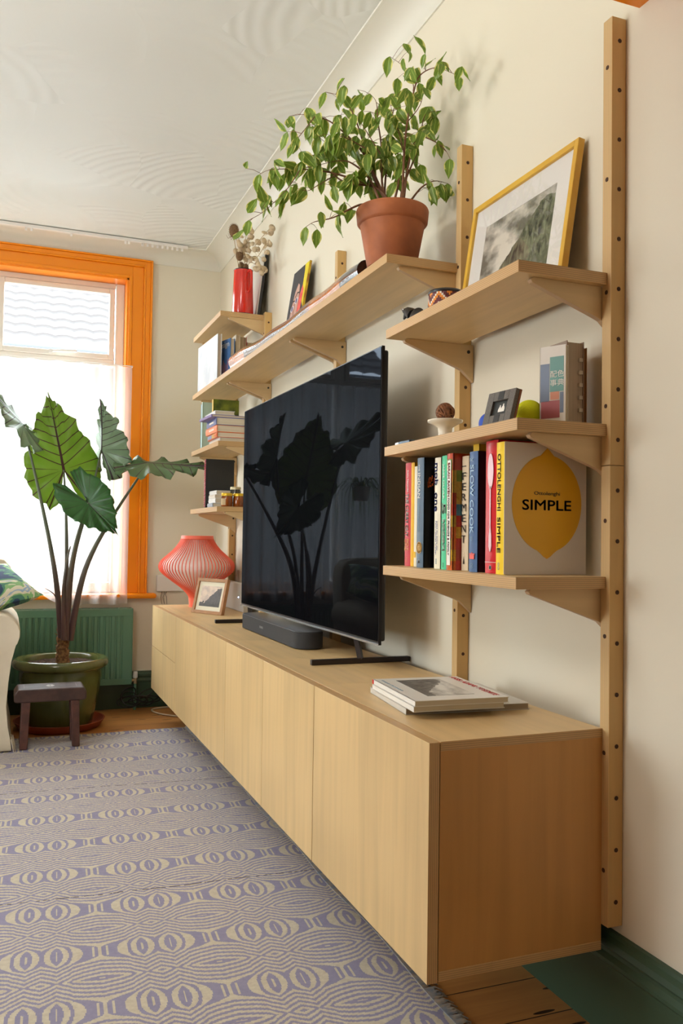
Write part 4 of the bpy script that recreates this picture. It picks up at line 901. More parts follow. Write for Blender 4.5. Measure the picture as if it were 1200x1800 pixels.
def smooth_path(P, k=6):
    P = [Vector(p) for p in P]; out = []
    for i in range(len(P)-1):
        p0, p1, p2, p3 = P[max(i-1,0)], P[i], P[i+1], P[min(i+2, len(P)-1)]
        for j in range(k):
            u = j/k; out.append(.5*((2*p1)+(-p0+p2)*u+(2*p0-5*p1+4*p2-p3)*u*u+(-p0+3*p1-3*p2+p3)*u**3))
    out.append(P[-1]); return out
stems = MB(); leafs = MB()
def fig_leaf(base, d, nrm, L_):
    d = d.normalized(); s = d.cross(nrm).normalized(); nn = s.cross(d).normalized(); v = []; f = []; uv = []
    nu = 8; prof_ = [0, .55, .88, 1, .96, .80, .55, .25, 0]
    W2 = L_*rnd.uniform(.22, .29); curl = rnd.uniform(-.25, .35); fold = rnd.uniform(.15, .5); tw = rnd.uniform(-.3, .3); ru = rnd.random()*10
    for i in range(nu+1):
        u = i/nu
        for j in range(-2, 3):
            w = j/2*prof_[i]*W2; p = base+d*(u*L_)+s*w+nn*(abs(w)*fold-curl*L_*u*u+tw*w*u+.02*L_*math.sin(u*9+j))
            v.append(tuple(p)); uv.append((u+ru, j/2*(.25+.75*prof_[i])))
    for i in range(nu):
        for j in range(4): a = i*5+j; f.append((a, a+1, a+6, a+5))
    leafs.add(v, f, uv)
def wallx(p): p.x = min(p.x, -.006); return p
cnt = 0
for bi, br in enumerate(FIC):
    pth = smooth_path(br, 6); n = len(pth); big = (br[0][2] < 2.1)
    r0_ = .0042 if big else .0018
    stems.tube(pth, [max(.0007, r0_*(1-i/(n-1))**.8) for i in range(n)], 6)
    ln = sum((pth[i+1]-pth[i]).length for i in range(n-1)); acc = 0; nxt = .30*ln if big else .04; 
    for i in range(1, n):
        acc += (pth[i]-pth[i-1]).length
        while acc > nxt:
            t = (pth[i]-pth[i-1]).normalized(); p = pth[i].copy()
            k = rnd.choice((1, 1, 1, 2)) if nxt < .85*ln else 1
            for q in range(k):
                # short side twig carrying one to three hanging leaves
                sd = Vector((rnd.uniform(-1,1), rnd.uniform(-1,1), rnd.uniform(-.2,.6))).normalized()
                tl = rnd.uniform(.006, .055); e = wallx(p+sd*tl); mid = (p+e)/2+Vector((0,0,.004))
                stems.tube([p, mid, e], [.0009, .0007, .0005], 4)
                for w in range(rnd.choice((1, 1, 2))):
                    dd = Vector((rnd.uniform(-.55,.45), rnd.uniform(-.6,.6), rnd.uniform(-1.3,-.35)))
                    if rnd.random() < .15: dd.z = rnd.uniform(-.1,.6)
                    nr = Vector((rnd.uniform(-1,.2), rnd.uniform(-1.2,.1), rnd.uniform(-.3,.6))).normalized()
                    L_ = rnd.uniform(.036, .070)
                    if e.x+dd.normalized().x*L_ > -.004: dd.x = -abs(dd.x)
                    fig_leaf(e, dd, nr, L_); cnt += 1
            nxt += rnd.uniform(.016, .034)
    fig_leaf(pth[-1], Vector((rnd.uniform(-.4,0), rnd.uniform(-.3,.3), -1)), Vector((-.6,-.8,.1)), .058)
stems.build('stems', BARK, fp, smooth=True)
def leaf_mat(name, g1, g2, margin, trans, lo=.55):
    m = bpy.data.materials.new(name); m.use_nodes = True; N, L = nt(m); b_ = N['Principled BSDF']; out = N['Material Output']
    uv = N.new('ShaderNodeUVMap'); sp = N.new('ShaderNodeSeparateXYZ'); L.new(uv.outputs[0], sp.inputs[0])
    n = N.new('ShaderNodeTexNoise'); n.inputs['Scale'].default_value = 3.5; n.inputs['Detail'].default_value = 3; L.new(uv.outputs[0], n.inputs['Vector'])
    e = mth(N, L, 'ADD', mth(N, L, 'ABSOLUTE', sp.outputs[1]), mth(N, L, 'MULTIPLY_ADD', n.outputs[0], .9, -.45))
    k = N.new('ShaderNodeMapRange'); k.inputs[1].default_value = lo; k.inputs[2].default_value = lo+.12; L.new(e, k.inputs[0])
    gr = mixn(N, L, n.outputs[0], (*lin(g1), 1), (*lin(g2), 1))
    rib = mth(N, L, 'LESS_THAN', mth(N, L, 'ABSOLUTE', sp.outputs[1]), .05)
    gr = mixn(N, L, rib, gr, (*lin(tuple(min(255, v+30) for v in g2)), 1))
    col = mixn(N, L, k.outputs[0], gr, (*lin(margin), 1)); L.new(col, b_.inputs['Base Color']); b_.inputs['Roughness'].default_value = .35
    tr = N.new('ShaderNodeBsdfTranslucent'); L.new(col, tr.inputs[0]); mx = N.new('ShaderNodeMixShader'); mx.inputs[0].default_value = trans
    L.new(b_.outputs[0], mx.inputs[1]); L.new(tr.outputs[0], mx.inputs[2]); L.new(mx.outputs[0], out.inputs[0]); return m
leafs.build('leaves', leaf_mat('variegated_fig_leaf', (86,122,40), (140,166,62), (226,222,130), .35, lo=.66), fp, smooth=True, angle=180)

dg = thing('didgeridoo', 'long glossy brown didgeridoo with orange band lying along the long shelf behind the fig pot', 'musical instrument', (-.2, 3.3, zM))
pth = []; rad = []
for i in range(41):
    t = i/40; pth.append((-.212+.02*math.sin(t*3.1), 2.44+t*1.62, zM+.0)); rad.append(.033+.011*t+.0016*math.sin(t*23)+.002*math.sin(t*7))
pth = [(x, y, z+r+.0012) for (x, y, z), r in zip(pth, rad)]
def seg(a, b, m_, nm):
    MB().tube(pth[a:b+1], rad[a:b+1], 20).build(nm, m_, dg, smooth=True, angle=60)
GL1 = mat('glossy_dark_end', (44,32,26), .18, coat=1, bump=.15, bscale=40); GL2 = mat('glossy_orange_wood', (196,120,62), .2, coat=1, var=(170,96,48), vscale=14, bump=.15, bscale=40)
GL3 = mat('maroon_paint_band', (122,40,26), .25, coat=1, bump=.15, bscale=40); GL4 = mat('glossy_grey_brown_wood', (112,90,70), .2, coat=1, var=(84,62,46), vscale=10, bump=.2, bscale=35)
seg(0, 4, GL1, 'mouthpiece_end'); seg(4, 12, GL2, 'orange_section'); seg(12, 13, GL3, 'maroon_band'); seg(13, 34, GL4, 'brown_section'); seg(34, 40, GL2, 'far_section')

# ------------------------------------------------------------------ red jug with dried flowers on the topmost far shelf
RE = mat('red_enamel', (214,40,22), .2, coat=.6)
jc = (-.132, 4.275, zL1)
jg = thing('enamel_jug', 'tall red enamel jug holding dried flowers on the topmost far shelf', 'jug', jc)
MB().lathe([(0,.0005), (.054,.0005), (.056,.004), (.0485,.225), (.0485,.234), (.050,.237), (.047,.238), (.0465,.225), (.050,.012), (0,.010)], jc, 48).build('jug_body', RE, jg, smooth=True, angle=40)
MB().lathe([(.0485,.234), (.0505,.2375), (.0475,.2385)], jc, 48).build('dark_rim', mat('dark_rim'), jg, smooth=True)
MB().lathe([(.0545,.0004), (.0568,.003), (.0560,.006)], jc, 48).build('base_rim', mat('blue_black_rim', (40,46,70), .3), jg, smooth=True)
hd = []
dirh = Vector((.30, -.95, 0)).normalized()
for z, o in ((.222,.046), (.226,.062), (.214,.076), (.185,.079), (.150,.078), (.128,.070), (.118,.053)): hd.append(Vector(jc)+dirh*o+Vector((0,0,z)))
MB().tube(smooth_path(hd, 4), .0068, 8).build('handle', RE, jg, smooth=True)
df = thing('dried_flowers', 'bunch of dried teasels and honesty seed heads standing in the red enamel jug', 'dried flowers', (-.15, 4.275, zL1+.02))
STEM = mat('dry_straw_stem', (176,150,110), .8); TZ = mat('teasel_brown', (120,88,56), .9, var=(150,116,80), vscale=200, bump=.8, bscale=300); HON = None
def honesty():
    m = bpy.data.materials.new('papery_seed_disc'); m.use_nodes = True; N, L = nt(m); b_ = N['Principled BSDF']; out = N['Material Output']; b_.inputs['Base Color'].default_value = (*lin((232,214,184)), 1); b_.inputs['Roughness'].default_value = .5
    tr = N.new('ShaderNodeBsdfTranslucent'); tr.inputs[0].default_value = (*lin((236,220,190)), 1); mx = N.new('ShaderNodeMixShader'); mx.inputs[0].default_value = .4
    L.new(b_.outputs[0], mx.inputs[1]); L.new(tr.outputs[0], mx.inputs[2]); L.new(mx.outputs[0], out.inputs[0]); return m
HON = honesty()
J0 = Vector((jc[0], jc[1], zL1+.05))
st_ = MB()
tz = [(-0.187, 4.27, 2.632), (-0.162, 4.24, 2.496), (-0.145, 4.27, 2.454), (-0.126, 4.25, 2.444)]
for k, p in enumerate(tz):
    p = Vector(p); st_.tube([J0+Vector((rnd.uniform(-.015,.015), rnd.uniform(-.015,.015), 0)), Vector((jc[0]-.02+k*.008, jc[1], zL1+.22)), p-Vector((0,0,.03))], [.0022,.002,.0018], 6)
    s_ = (1, .75, .6, .55)[k]
    h = MB(); h.ball(p, .030*s_, 14, (.82,.82,1.15))
    sk_ = MB()
    for q in range(150):
        a = q*2.39996; zz = 1-2*(q+.5)/150; rr_ = math.sqrt(1-zz*zz); d = Vector((rr_*math.cos(a)*.82, rr_*math.sin(a)*.82, zz*1.15))
        c = p+d*.029*s_; h.tube([c, c+d.normalized()*.006*s_+Vector((0,0,.003*s_))], [.0012*s_, .0003], 3, cap=False)
    if k == 0:
        for q in range(7): a = q*.9; h.tube([p+Vector((math.cos(a)*.008, math.sin(a)*.008, -.03)), p+Vector((math.cos(a)*.03, math.sin(a)*.03, -.038)), p+Vector((math.cos(a)*.04, math.sin(a)*.04, -.02))], [.0012,.001,.0004], 4)
    h.build('teasel_head', TZ, df, smooth=True)
sprays = [[(-0.127, 4.27, 2.474), (-0.136, 4.24, 2.558), (-0.131, 4.2, 2.64)], [(-0.118, 4.27, 2.475), (-0.101, 4.15, 2.535), (-0.051, 4.02, 2.6)], [(-0.115, 4.27, 2.47), (-0.094, 4.15, 2.472), (-0.082, 4.05, 2.506)], [(-0.127, 4.27, 2.468), (-0.161, 4.26, 2.517), (-0.118, 4.2, 2.578)], [(-0.114, 4.25, 2.458), (-0.092, 4.12, 2.411), (-0.082, 4.08, 2.378)]]
nd = 0
for sp0 in sprays:
    sp1 = smooth_path([J0]+[Vector(q) for q in sp0], 8); st_.tube(sp1, [.0014]*len(sp1), 5)
    for i in range(12, len(sp1), 1):
        c = sp1[i]+Vector((rnd.uniform(-.03,.03), rnd.uniform(-.03,.03), rnd.uniform(-.02,.025))); c.x = min(c.x, -.02)
        st_.tube([sp1[i], c], [.0007,.0005], 4)
        n_ = Vector((rnd.uniform(-1,.3), rnd.uniform(-1,-.2), rnd.uniform(-.5,.5))).normalized(); u = n_.orthogonal().normalized(); w = n_.cross(u); R_ = rnd.uniform(.011, .017)
        dm = MB(); v = [tuple(c+(u*math.cos(2*PI*q/12)*R_+w*math.sin(2*PI*q/12)*R_*1.15)) for q in range(12)]
        dm.add(v+[tuple(c+n_*.0018)], [(q, (q+1) % 12, 12) for q in range(12)]); dm.build('seed_disc', HON, df, smooth=True, angle=180, solid=.0004); nd += 1
st_.build('stems', STEM, df, smooth=True)
lf = thing('leaning_panel', 'dark-backed panel leaning on the wall behind the red enamel jug', 'panel', (-.06, 4.35, zL1))
ML = place((-.068, 4.53, zL1+.001), (-.068, 4.245, zL1+.001), math.radians(7))
m = MB(); m.M = ML; m.box(0, .285, 0, .004, 0, .345); m.build('pale_front', mat('pale_print', (206,200,188), .6), lf)
m = MB(); m.M = ML; m.box(-.001, .286, .0042, .018, -.0005, .346); m.build('dark_back', mat('dark_grey_board', (48,46,46), .6), lf)

# ------------------------------------------------------------------ far shelves: books
gF = 'upright books on the far end of the long shelf'
def face_book(name, lab, x0, x1, y0, y1, z0, z1, cm, grp, pm=PAPER, loc=None):
    """upright book, front cover towards the camera (-y), spine at x0"""
    b = thing(name, lab, 'book', ((x0+x1)/2, (y0+y1)/2, z0), grp); t = .0024
    MB().box(x0, x1, y0, y0+t, z0, z1).box(x0, x1, y1-t, y1, z0, z1).box(x0, x0+.003, y0, y1, z0, z1).build('cover', cm, b, bev=.0006)
    MB().box(x0+.003, x1-.004, y0+t, y1-t, z0+.003, z1-.003).build('pages', pm, b); return b
zz = zM+.0006
PS = mat('snow_photo_cover', (226,230,232), .3, var=(196,206,214), vscale=9)
lb = thing('large_book', 'large white hardback turned outwards, its pale snowy cover facing the room', 'book', (-.30, 4.42, zz), gF)
Mw = place((-.263, 4.74, zz), (-.247, 4.335, zz), 0)
cvr = MB(); cvr.M = Mw; cvr.box(0, .405, 0, .003, 0, .246).box(0, .405, .020, .023, 0, .246).box(0, .003, 0, .023, 0, .246); cvr.build('cover', PS, lb, bev=.0006)
cvr = MB(); cvr.M = Mw; cvr.box(.003, .402, .003, .020, .002, .243); cvr.build('pages', mat('grey_page_edges'), lb)
db = thing('design_book', 'blue hardback with Design in white letters and orange figures on its cover', 'book', (-.2, 4.4, zz), gF)
Md = place((-.221, 4.470, zz), (-.182, 4.320, zz), 0)
BLC = cover_mat('cornflower_blue_cover', (84,124,178))
m = MB(); m.M = Md; m.box(0, .155, 0, .003, 0, .226).box(0, .155, .022, .025, 0, .226).box(0, .003, 0, .025, 0, .226); m.build('cover', BLC, db, bev=.0006)
m = MB(); m.M = Md; m.box(.003, .152, .003, .022, .002, .223); m.build('pages', PAPER, db)
Xd = Md.to_3x3() @ Vector((1,0,0))
text(db, 'Design', W_, wp(Md, .012, -.0004, .176), tuple(Xd), (0,0,1), length=.13, height=.038)
text(db, 'museum', W_, wp(Md, .012, -.0004, .166), tuple(Xd), (0,0,1), length=.05, height=.006)
m = MB(); m.M = Md
for q in range(7): x = .03+q*.016; m.box(x, x+.004, -.0006, -.0001, .03+.02*math.sin(q*2), .05+.03*math.cos(q)**2+.04)
m.build('orange_figures', mat('orange_print', (236,120,60), .5), db)
for i, (xa, xb_, zt_, cm_, lab) in enumerate(((-.150, -.128, 2.112, 'parchment_cover', 'parchment-coloured paperback, first right of the blue design book'), (-.1265, -.107, 2.106, 'parchment_cover', 'parchment-coloured paperback, second right of the blue design book'),
    (-.1055, -.088, 2.108, 'red_edge_cover', 'paperback with red cover edge, third right of the blue design book'), (-.082, -.058, 2.085, 'kraft_cover', 'lower cream hardback beside the red-edged paperback'), (-.0565, -.042, 2.080, 'dark_slim_cover', 'slim dark-covered book at the wall end of the far long shelf'))):
    cmm = {'parchment_cover': (206,190,160), 'red_edge_cover': (196,36,50), 'kraft_cover': (196,180,158), 'dark_slim_cover': (46,52,52)}[cm_]
    b = block_book('paperback_book', lab, xa, xb_, 4.33+.01*i, 4.52, zz, zt_, mat(cm_, cmm, .5), gF, pages('fore_edge_%d' % (i % 3), [(214,196,164), (200,182,150), (208,192,164)][i % 3], (158,138,108), 'z'))
# stack of flat books, spines to the room
def lie(name, lab, x0, x1, y0, y1, z0, z1, cm, grp, pm=PAPERF, tw=0):
    b = thing(name, lab, 'book', ((x0+x1)/2, (y0+y1)/2, z0), grp); t = .002
    M_ = Matrix.Translation(((x0+x1)/2, (y0+y1)/2, 0)) @ Matrix.Rotation(tw, 4, 'Z') @ Matrix.Translation((-(x0+x1)/2, -(y0+y1)/2, 0))
    m = MB(); m.M = M_; m.box(x0, x1, y0, y1, z0, z0+t).box(x0, x1, y0, y1, z1-t, z1); h_ = z1-z0
    m.prism([(x0+.003-.004*math.sin(PI*k/6), z0+h_*k/6) for k in range(7)]+[(x0+.004, z1), (x0+.004, z0)], 'y', y0, y1); m.build('cover', cm, b, smooth=True, angle=50)
    m = MB(); m.M = M_; m.box(x0+.004, x1-.003, y0+.003, y1-.003, z0+t, z1-t); m.build('pages', pm, b); return b
gS = 'flat books stacked on the far shelf'
z = zL3+.0006; xw = -.105
stk = [('white-spined book at the bottom of the tall flat stack', .020, 'white_spine_cover', (226,224,220), -.250, 4.235), ('book with orange-edged cover and blue-yellow spine, second from the bottom of the stack', .027, 'orange_edge_cover', (226,108,48), -.262, 4.232),
       ('orange-spined thick book in the middle of the tall flat stack', .036, 'orange_spine_cover', (236,140,90), -.268, 4.236), ('thick blue-spined book above the orange one in the flat stack', .038, 'dusty_blue_cover', (110,122,166), -.268, 4.232),
       ('thin purple book jutting out near the top of the flat stack', .014, 'violet_cover', (120,96,156), -.300, 4.236), ('short white book on top of the flat stack', .021, 'top_white_cover', (228,226,222), -.275, 4.24)]
for k, (lab, h_, cn, rgb, xs, ys) in enumerate(stk):
    b = lie('flat_book', lab, xs, xw if k < 5 else -.172, ys, ys+.24, z, z+h_-.0006, mat(cn, rgb, .4), gS, tw=math.radians((0,-1.5,1,-1,2.5,0)[k]))
    if k == 1: MB().box(xs-.0016, xs-.0012, ys+.02, ys+.12, z+.004, z+h_-.005).build('yellow_spine_patch', mat('mustard_print', (206,180,90), .5), b); MB().box(xs-.0016, xs-.0012, ys+.13, ys+.22, z+.004, z+h_-.005).build('blue_spine_patch', mat('steel_blue_print', (120,140,170), .5), b)
    if k in (0, 2, 3): MB().box(xs-.0018, xs-.0014, ys+.05, ys+.16, z+h_*.35, z+h_*.6).build('spine_lettering_bar', mat('pale_spine_print', (236,220,200), .5), b)
    z += h_
zs = z-.021+.0
gb = face_book('landscape_book', 'book with a grassy green landscape cover standing on the flat stack', -.255, -.118, 4.37, 4.395, zs+.0, zs+.098, mat('grass_photo_cover', (120,128,34), .4, var=(62,76,20), vscale=22), gS)
MB().box(-.2560, -.2545, 4.369, 4.396, zs+.001, zs+.097).build('yellow_spine', mat('yellow_ochre_print', (216,176,50), .5), gb)
MB().box(-.254, -.15, 4.3688, 4.3694, zs+.014, zs+.018).build('branch_picture', mat('pale_branch_print', (196,190,150), .5), gb)
book_up('tall_book', 'tall teal-spined book standing at the far end behind the flat stack', 4.62, 4.64, -.262, -.10, zL3+.0006, zL3+.24, mat('teal_cover', (62,128,146), .4), group='upright books behind the flat stack')
book_up('tall_book', 'tall pale green book standing behind the flat stack beside the teal one', 4.60, 4.618, -.262, -.10, zL3+.0006, zL3+.25, mat('pale_green_cover', (176,196,176), .4), group='upright books behind the flat stack')
# lowest far shelf
z4 = zL4+.0006
bd = face_book('black_binder', 'large black binder with a red spiral spine standing on the lowest far shelf', -.258, -.105, 4.50, 4.53, z4, zL4+.262, mat('black_leatherette', (42,42,40), .5, bump=.1, bscale=300), 'books on the lowest far shelf')
sp2 = MB()
for k in range(26): sp2.box(-.2625, -.2585, 4.502, 4.528, z4+.006+k*.0098, z4+.011+k*.0098)
sp2.build('red_spiral', mat('pinkish_red_wire', (206,70,90), .5), bd)
z = z4
for k, (lab, h_, xs, rgb, ys) in enumerate((('silver-grey magazine at the bottom of the small far stack', .020, -.262, (170,176,186), 4.24), ('white book second from the bottom of the small far stack', .026, -.248, (228,226,220), 4.26), ('cream book third from the bottom of the small far stack', .019, -.246, (216,206,190), 4.27), ('white book on top of the small far stack below the binder', .022, -.240, (222,220,214), 4.275))):
    lie('flat_book', lab, xs, -.130, ys+.065, ys+.21, z, z+h_-.0006, mat('small_stack_cover_%d' % k, rgb, .4), 'small flat books on the lowest far shelf', tw=math.radians((-2,1,0,2)[k])); z += h_
AMB = mat('amber_honey', (150,76,18), .12, coat=.6, var=(120,56,12), vscale=30); LID = mat('gold_jar_lid', (226,188,50), .3, metal=.5)
jars = [(-.203, 4.255, zL4, .060, AMB, 'squat amber honey jar with yellow lid, left one of the front pair on the shelf'), (-.141, 4.258, zL4, .060, AMB, 'squat amber honey jar with yellow lid, right one beside the television'),
        (-.135, 4.345, zL4, .098, mat('dark_preserve_glass', (50,46,40), .15, coat=.6), 'taller dark jar with pale lid standing behind the two amber honey jars')]
for k, (x, y, z0, hj, am, lab) in enumerate(jars):
    j = thing('honey_jar', lab, 'jar', (x, y, z0), 'jars on the lowest far shelf'); r = .0285
    MB().lathe([(0,.0006), (r-.002,.0006), (r,.004), (r, hj-.014), (r-.003, hj-.006), (r-.003, hj), (0, hj)], (x, y, z0), 32).build('glass_body', am, j, smooth=True, angle=50)
    MB().lathe([(r-.0005, hj-.0045), (r-.0005, hj+.008), (r-.002, hj+.0095), (0, hj+.0095)], (x, y, z0), 32).build('lid', LID if k < 2 else mat('pale_gold_lid', (206,196,160), .35, metal=.4), j, smooth=True, angle=50)
    if k == 0: 
        lb_ = MB(); v = []; 
        for q in range(9): a = math.radians(165+q*10); v += [(x+(r+.0005)*math.cos(a), y+(r+.0005)*math.sin(a), z0+.008), (x+(r+.0005)*math.cos(a), y+(r+.0005)*math.sin(a), z0+.042)]
        lb_.add(v, [(2*q, 2*q+2, 2*q+3, 2*q+1) for q in range(8)]).build('paper_label', mat('kraft_label', (196,170,130), .7), j)

# ------------------------------------------------------------------ curtain, rail, radiator
def sheer():
    m = bpy.data.materials.new('sheer_white_voile'); m.use_nodes = True; N, L = nt(m); N.clear(); o = N.new('ShaderNodeOutputMaterial')
    t = N.new('ShaderNodeBsdfTransparent'); t.inputs[0].default_value = (.97,.96,.95,1); tr = N.new('ShaderNodeBsdfTranslucent'); tr.inputs[0].default_value = (.85,.83,.82,1); d = N.new('ShaderNodeBsdfDiffuse'); d.inputs[0].default_value = (.85,.83,.81,1)
    a = N.new('ShaderNodeMixShader'); a.inputs[0].default_value = .45; L.new(tr.outputs[0], a.inputs[1]); L.new(d.outputs[0], a.inputs[2])
    x = N.new('ShaderNodeMixShader'); x.inputs[0].default_value = .5; L.new(t.outputs[0], x.inputs[1]); L.new(a.outputs[0], x.inputs[2]); L.new(x.outputs[0], o.inputs[0]); return m
cu = thing('sheer_curtain', 'sheer white cafe curtain hanging over the lower part of the far window', 'curtain', (-1.4, 5.27, .65))
v = []; f = []; nx, nz = 220, 14; xa, xb_ = -2.42, -.556
for j in range(nz+1):
    for i in range(nx+1):
        u = i/nx; x = xa+(xb_-xa)*u; zb = .640+.065*math.exp(-((x+1.06)/.07)**2)+.004*math.sin(x*31); t = j/nz; z = zb+(2.075-zb)*t
        y = 5.272+.016*math.sin(x*52+1.3*math.sin(x*9))+.006*math.sin(x*120)*(1-t*.5)+(.02*(1-t) if z > .7 else .0)-.0*t
        v.append((x+.01*math.sin(j*.7+i)*0, y+.05*t*0, z))
for j in range(nz):
    for i in range(nx): a = j*(nx+1)+i; f.append((a, a+1, a+nx+2, a+nx+1))
MB().add(v, f).build('voile', sheer(), cu, smooth=True, angle=180)
MB().tube([(-2.44, 5.272, 2.08), (-.552, 5.272, 2.08), (-.552, YF-.002, 2.08)], .003, 8).build('curtain_wire', WHITEP, cu, smooth=True)
cr = thing('curtain_rail', 'white curtain track fixed below the ceiling above the orange window', 'curtain rail', (-1.3, 5.2, 2.82))
MB().box(-2.6, -.245, 5.190, 5.212, 2.818, 2.836).build('track', WHITEP, cr, bev=.002)
for x in (-.28, -.31, -.34, -.37, -.40, -.43, -.46, -.49, -.52, -.60, -.62, -.93, -1.15, -1.18): MB().box(x-.006, x+.006, 5.197, 5.205, 2.800, 2.818).build('glider', WHITEP, cr)

RG = mat('green_radiator_enamel', (98,142,118), .35)
ra = thing('radiator', 'green panel radiator with vertical flutes below the orange window sill', 'radiator', (-1.4, 5.29, .159))
rx0, rx1, rz0, rz1 = -2.28, -.524, .159, .614
pts = []; pitch = .0333; y0 = 5.252
x = rx0+.02; pts.append((rx0, y0))
while x+pitch < rx1-.018:
    pts += [(x, y0), (x+pitch*.14, y0+.006), (x+pitch*.36, y0+.006), (x+pitch*.5, y0)]; x += pitch
pts += [(rx1, y0), (rx1, y0+.012), (rx0, y0+.012)]
MB().prism(pts, 'z', rz0+.035, rz1-.045).build('fluted_panel', RG, ra)
MB().box(rx0, rx1, y0-.001, y0+.012, rz0, rz0+.036).box(rx0, rx1, y0-.001, y0+.012, rz1-.046, rz1-.004).build('panel_edges', RG, ra, bev=.002)
MB().box(rx0, rx1, y0+.068, y0+.08, rz0, rz1-.004).build('rear_panel', RG, ra)
m = MB(); m.box(rx1-.004, rx1+.003, y0-.003, y0+.082, rz0+.01, rz1).box(rx0-.003, rx0+.004, y0-.003, y0+.082, rz0+.01, rz1).build('side_panel', RG, ra, bev=.002)
m = MB(); m.box(rx0, rx1, y0-.002, y0+.008, rz1-.006, rz1).box(rx0, rx1, y0+.072, y0+.082, rz1-.006, rz1)
x = rx0+.03
while x < rx1: m.box(x, x+.006, y0+.008, y0+.072, rz1-.006, rz1-.001); x += .055
m.build('top_grille', mat('pale_green_enamel', (120,150,128), .4), ra)
MB().tube([(-.497, 5.285, .0), (-.497, 5.285, .165)], .009, 12).build('pipe', RG, ra, smooth=True)
MB().tube([(-.522, 5.285, .178), (-.497, 5.285, .178)], .010, 12).tube([(-.497, 5.285, .158), (-.497, 5.285, .192)], .011, 12).build('valve_body', mat('brass_valve', (196,176,140), .3, metal=.6), ra, smooth=True)
MB().lathe([(0,0), (.014,0), (.0155,.006), (.0135,.034), (.012,.038), (0,.038)], (-.497, 5.285, .192), 20).build('valve_cap', WHITEP, ra, smooth=True)
cb_ = thing('cable_bundle', 'tangled coil of black cable on the floor against the far green skirting', 'cable', (-.47, 5.27, 0))
rnd = random.Random(21); m = MB()
for k in range(9):
    cx_, cy_, cz_ = -.545+rnd.uniform(-.02,.13), 5.215+rnd.uniform(-.02,.015), .045+rnd.uniform(0,.03)+max(0, k-5)*.012; ra_, rb_ = rnd.uniform(.04,.075), rnd.uniform(.022,.045); til = rnd.uniform(-.5,.6)
    P_ = []
    for q in range(31):
        a = 2*PI*q/30*1.0; P_.append((cx_+ra_*math.cos(a), cy_+.025*math.sin(a+k), max(.004, cz_+rb_*math.sin(a)+til*ra_*math.cos(a)*.5)))
    m.tube(P_, .0035, 6)
m.tube(smooth_path([(-.56, 5.22, .06), (-.44, 5.21, .09), (-.38, 5.25, .13), (-.33, 5.30, .17)], 6), .0035, 6)
m.build('black_cable', mat('black_rubber', (26,26,26), .5), cb_, smooth=True)
wc = MB().tube(smooth_path([(-.20, 5.28, .006), (-.34, 5.27, .006), (-.405, 5.22, .006), (-.38, 5.10, .006), (-.28, 4.98, .006), (-.2, 4.93, .006)], 8), .0042, 8).build('white_cable', mat('cream_cable', (214,200,176), .5), smooth=True)
tag(wc, 'loop of off-white cable on the floorboards below the far cabinet', 'cable')

# ------------------------------------------------------------------ alocasia in green glazed pot
pc2 = (-.947, 4.95, .0)
sa = thing('plant_saucer', 'terracotta saucer on the floor below the green glazed pot', 'saucer', pc2)
MB().lathe([(0,.0008), (.200,.0008), (.215,.006), (.236,.038), (.240,.044), (.232,.045), (.222,.030), (.205,.014), (0,.012)], pc2, 64).build('saucer_dish', mat('red_terracotta', (164,76,44), .6, var=(146,66,40), vscale=14), sa, smooth=True)
al = thing('potted_alocasia', 'tall elephant ear plant with five big wavy leaves in a green glazed pot', 'plant', (pc2[0], pc2[1], .0135))
def glaze():
    m = bpy.data.materials.new('olive_green_glaze'); m.use_nodes = True; N, L = nt(m); b_ = N['Principled BSDF']; tc = N.new('ShaderNodeTexCoord')
    mp = N.new('ShaderNodeMapping'); mp.inputs['Scale'].default_value = (9, 9, 1.6); L.new(tc.outputs['Object'], mp.inputs[0]); n = N.new('ShaderNodeTexNoise'); n.inputs['Scale'].default_value = 1; n.inputs['Detail'].default_value = 5; n.inputs['Distortion'].default_value = .8; L.new(mp.outputs[0], n.inputs['Vector'])
    L.new(mixn(N, L, n.outputs[0], (*lin((58,64,30)), 1), (*lin((112,116,62)), 1)), b_.inputs['Base Color']); b_.inputs['Roughness'].default_value = .14; b_.inputs['Coat Weight'].default_value = .4; return m
MB().lathe([(0,.0135), (.165,.0135), (.172,.02), (.178,.05), (.192,.12), (.208,.20), (.218,.28), (.218,.318), (.224,.324), (.243,.330), (.252,.342), (.253,.358), (.247,.372), (.235,.379), (.219,.378), (.205,.366), (.200,.34), (.195,.28), (.150,.04), (0,.03)], pc2, 80).build('glazed_pot', glaze(), al, smooth=True, angle=60)
so = MB(); v = []; f = []; rnd = random.Random(3); nr, na = 14, 48
for i in range(nr+1):
    for j in range(na):
        r = .200*i/nr; a = 2*PI*j/na; v.append((pc2[0]+r*math.cos(a), pc2[1]+r*math.sin(a), .345+rnd.uniform(-.004,.006)))
for i in range(nr):
    for j in range(na): a = i*na+j; b2_ = i*na+(j+1) % na; f.append((a, b2_, b2_+na, a+na))
so.add(v, f).build('bark_soil', mat('bark_chip_soil', (96,72,54), .95, var=(50,36,28), vscale=90, bump=.8, bscale=160), al)
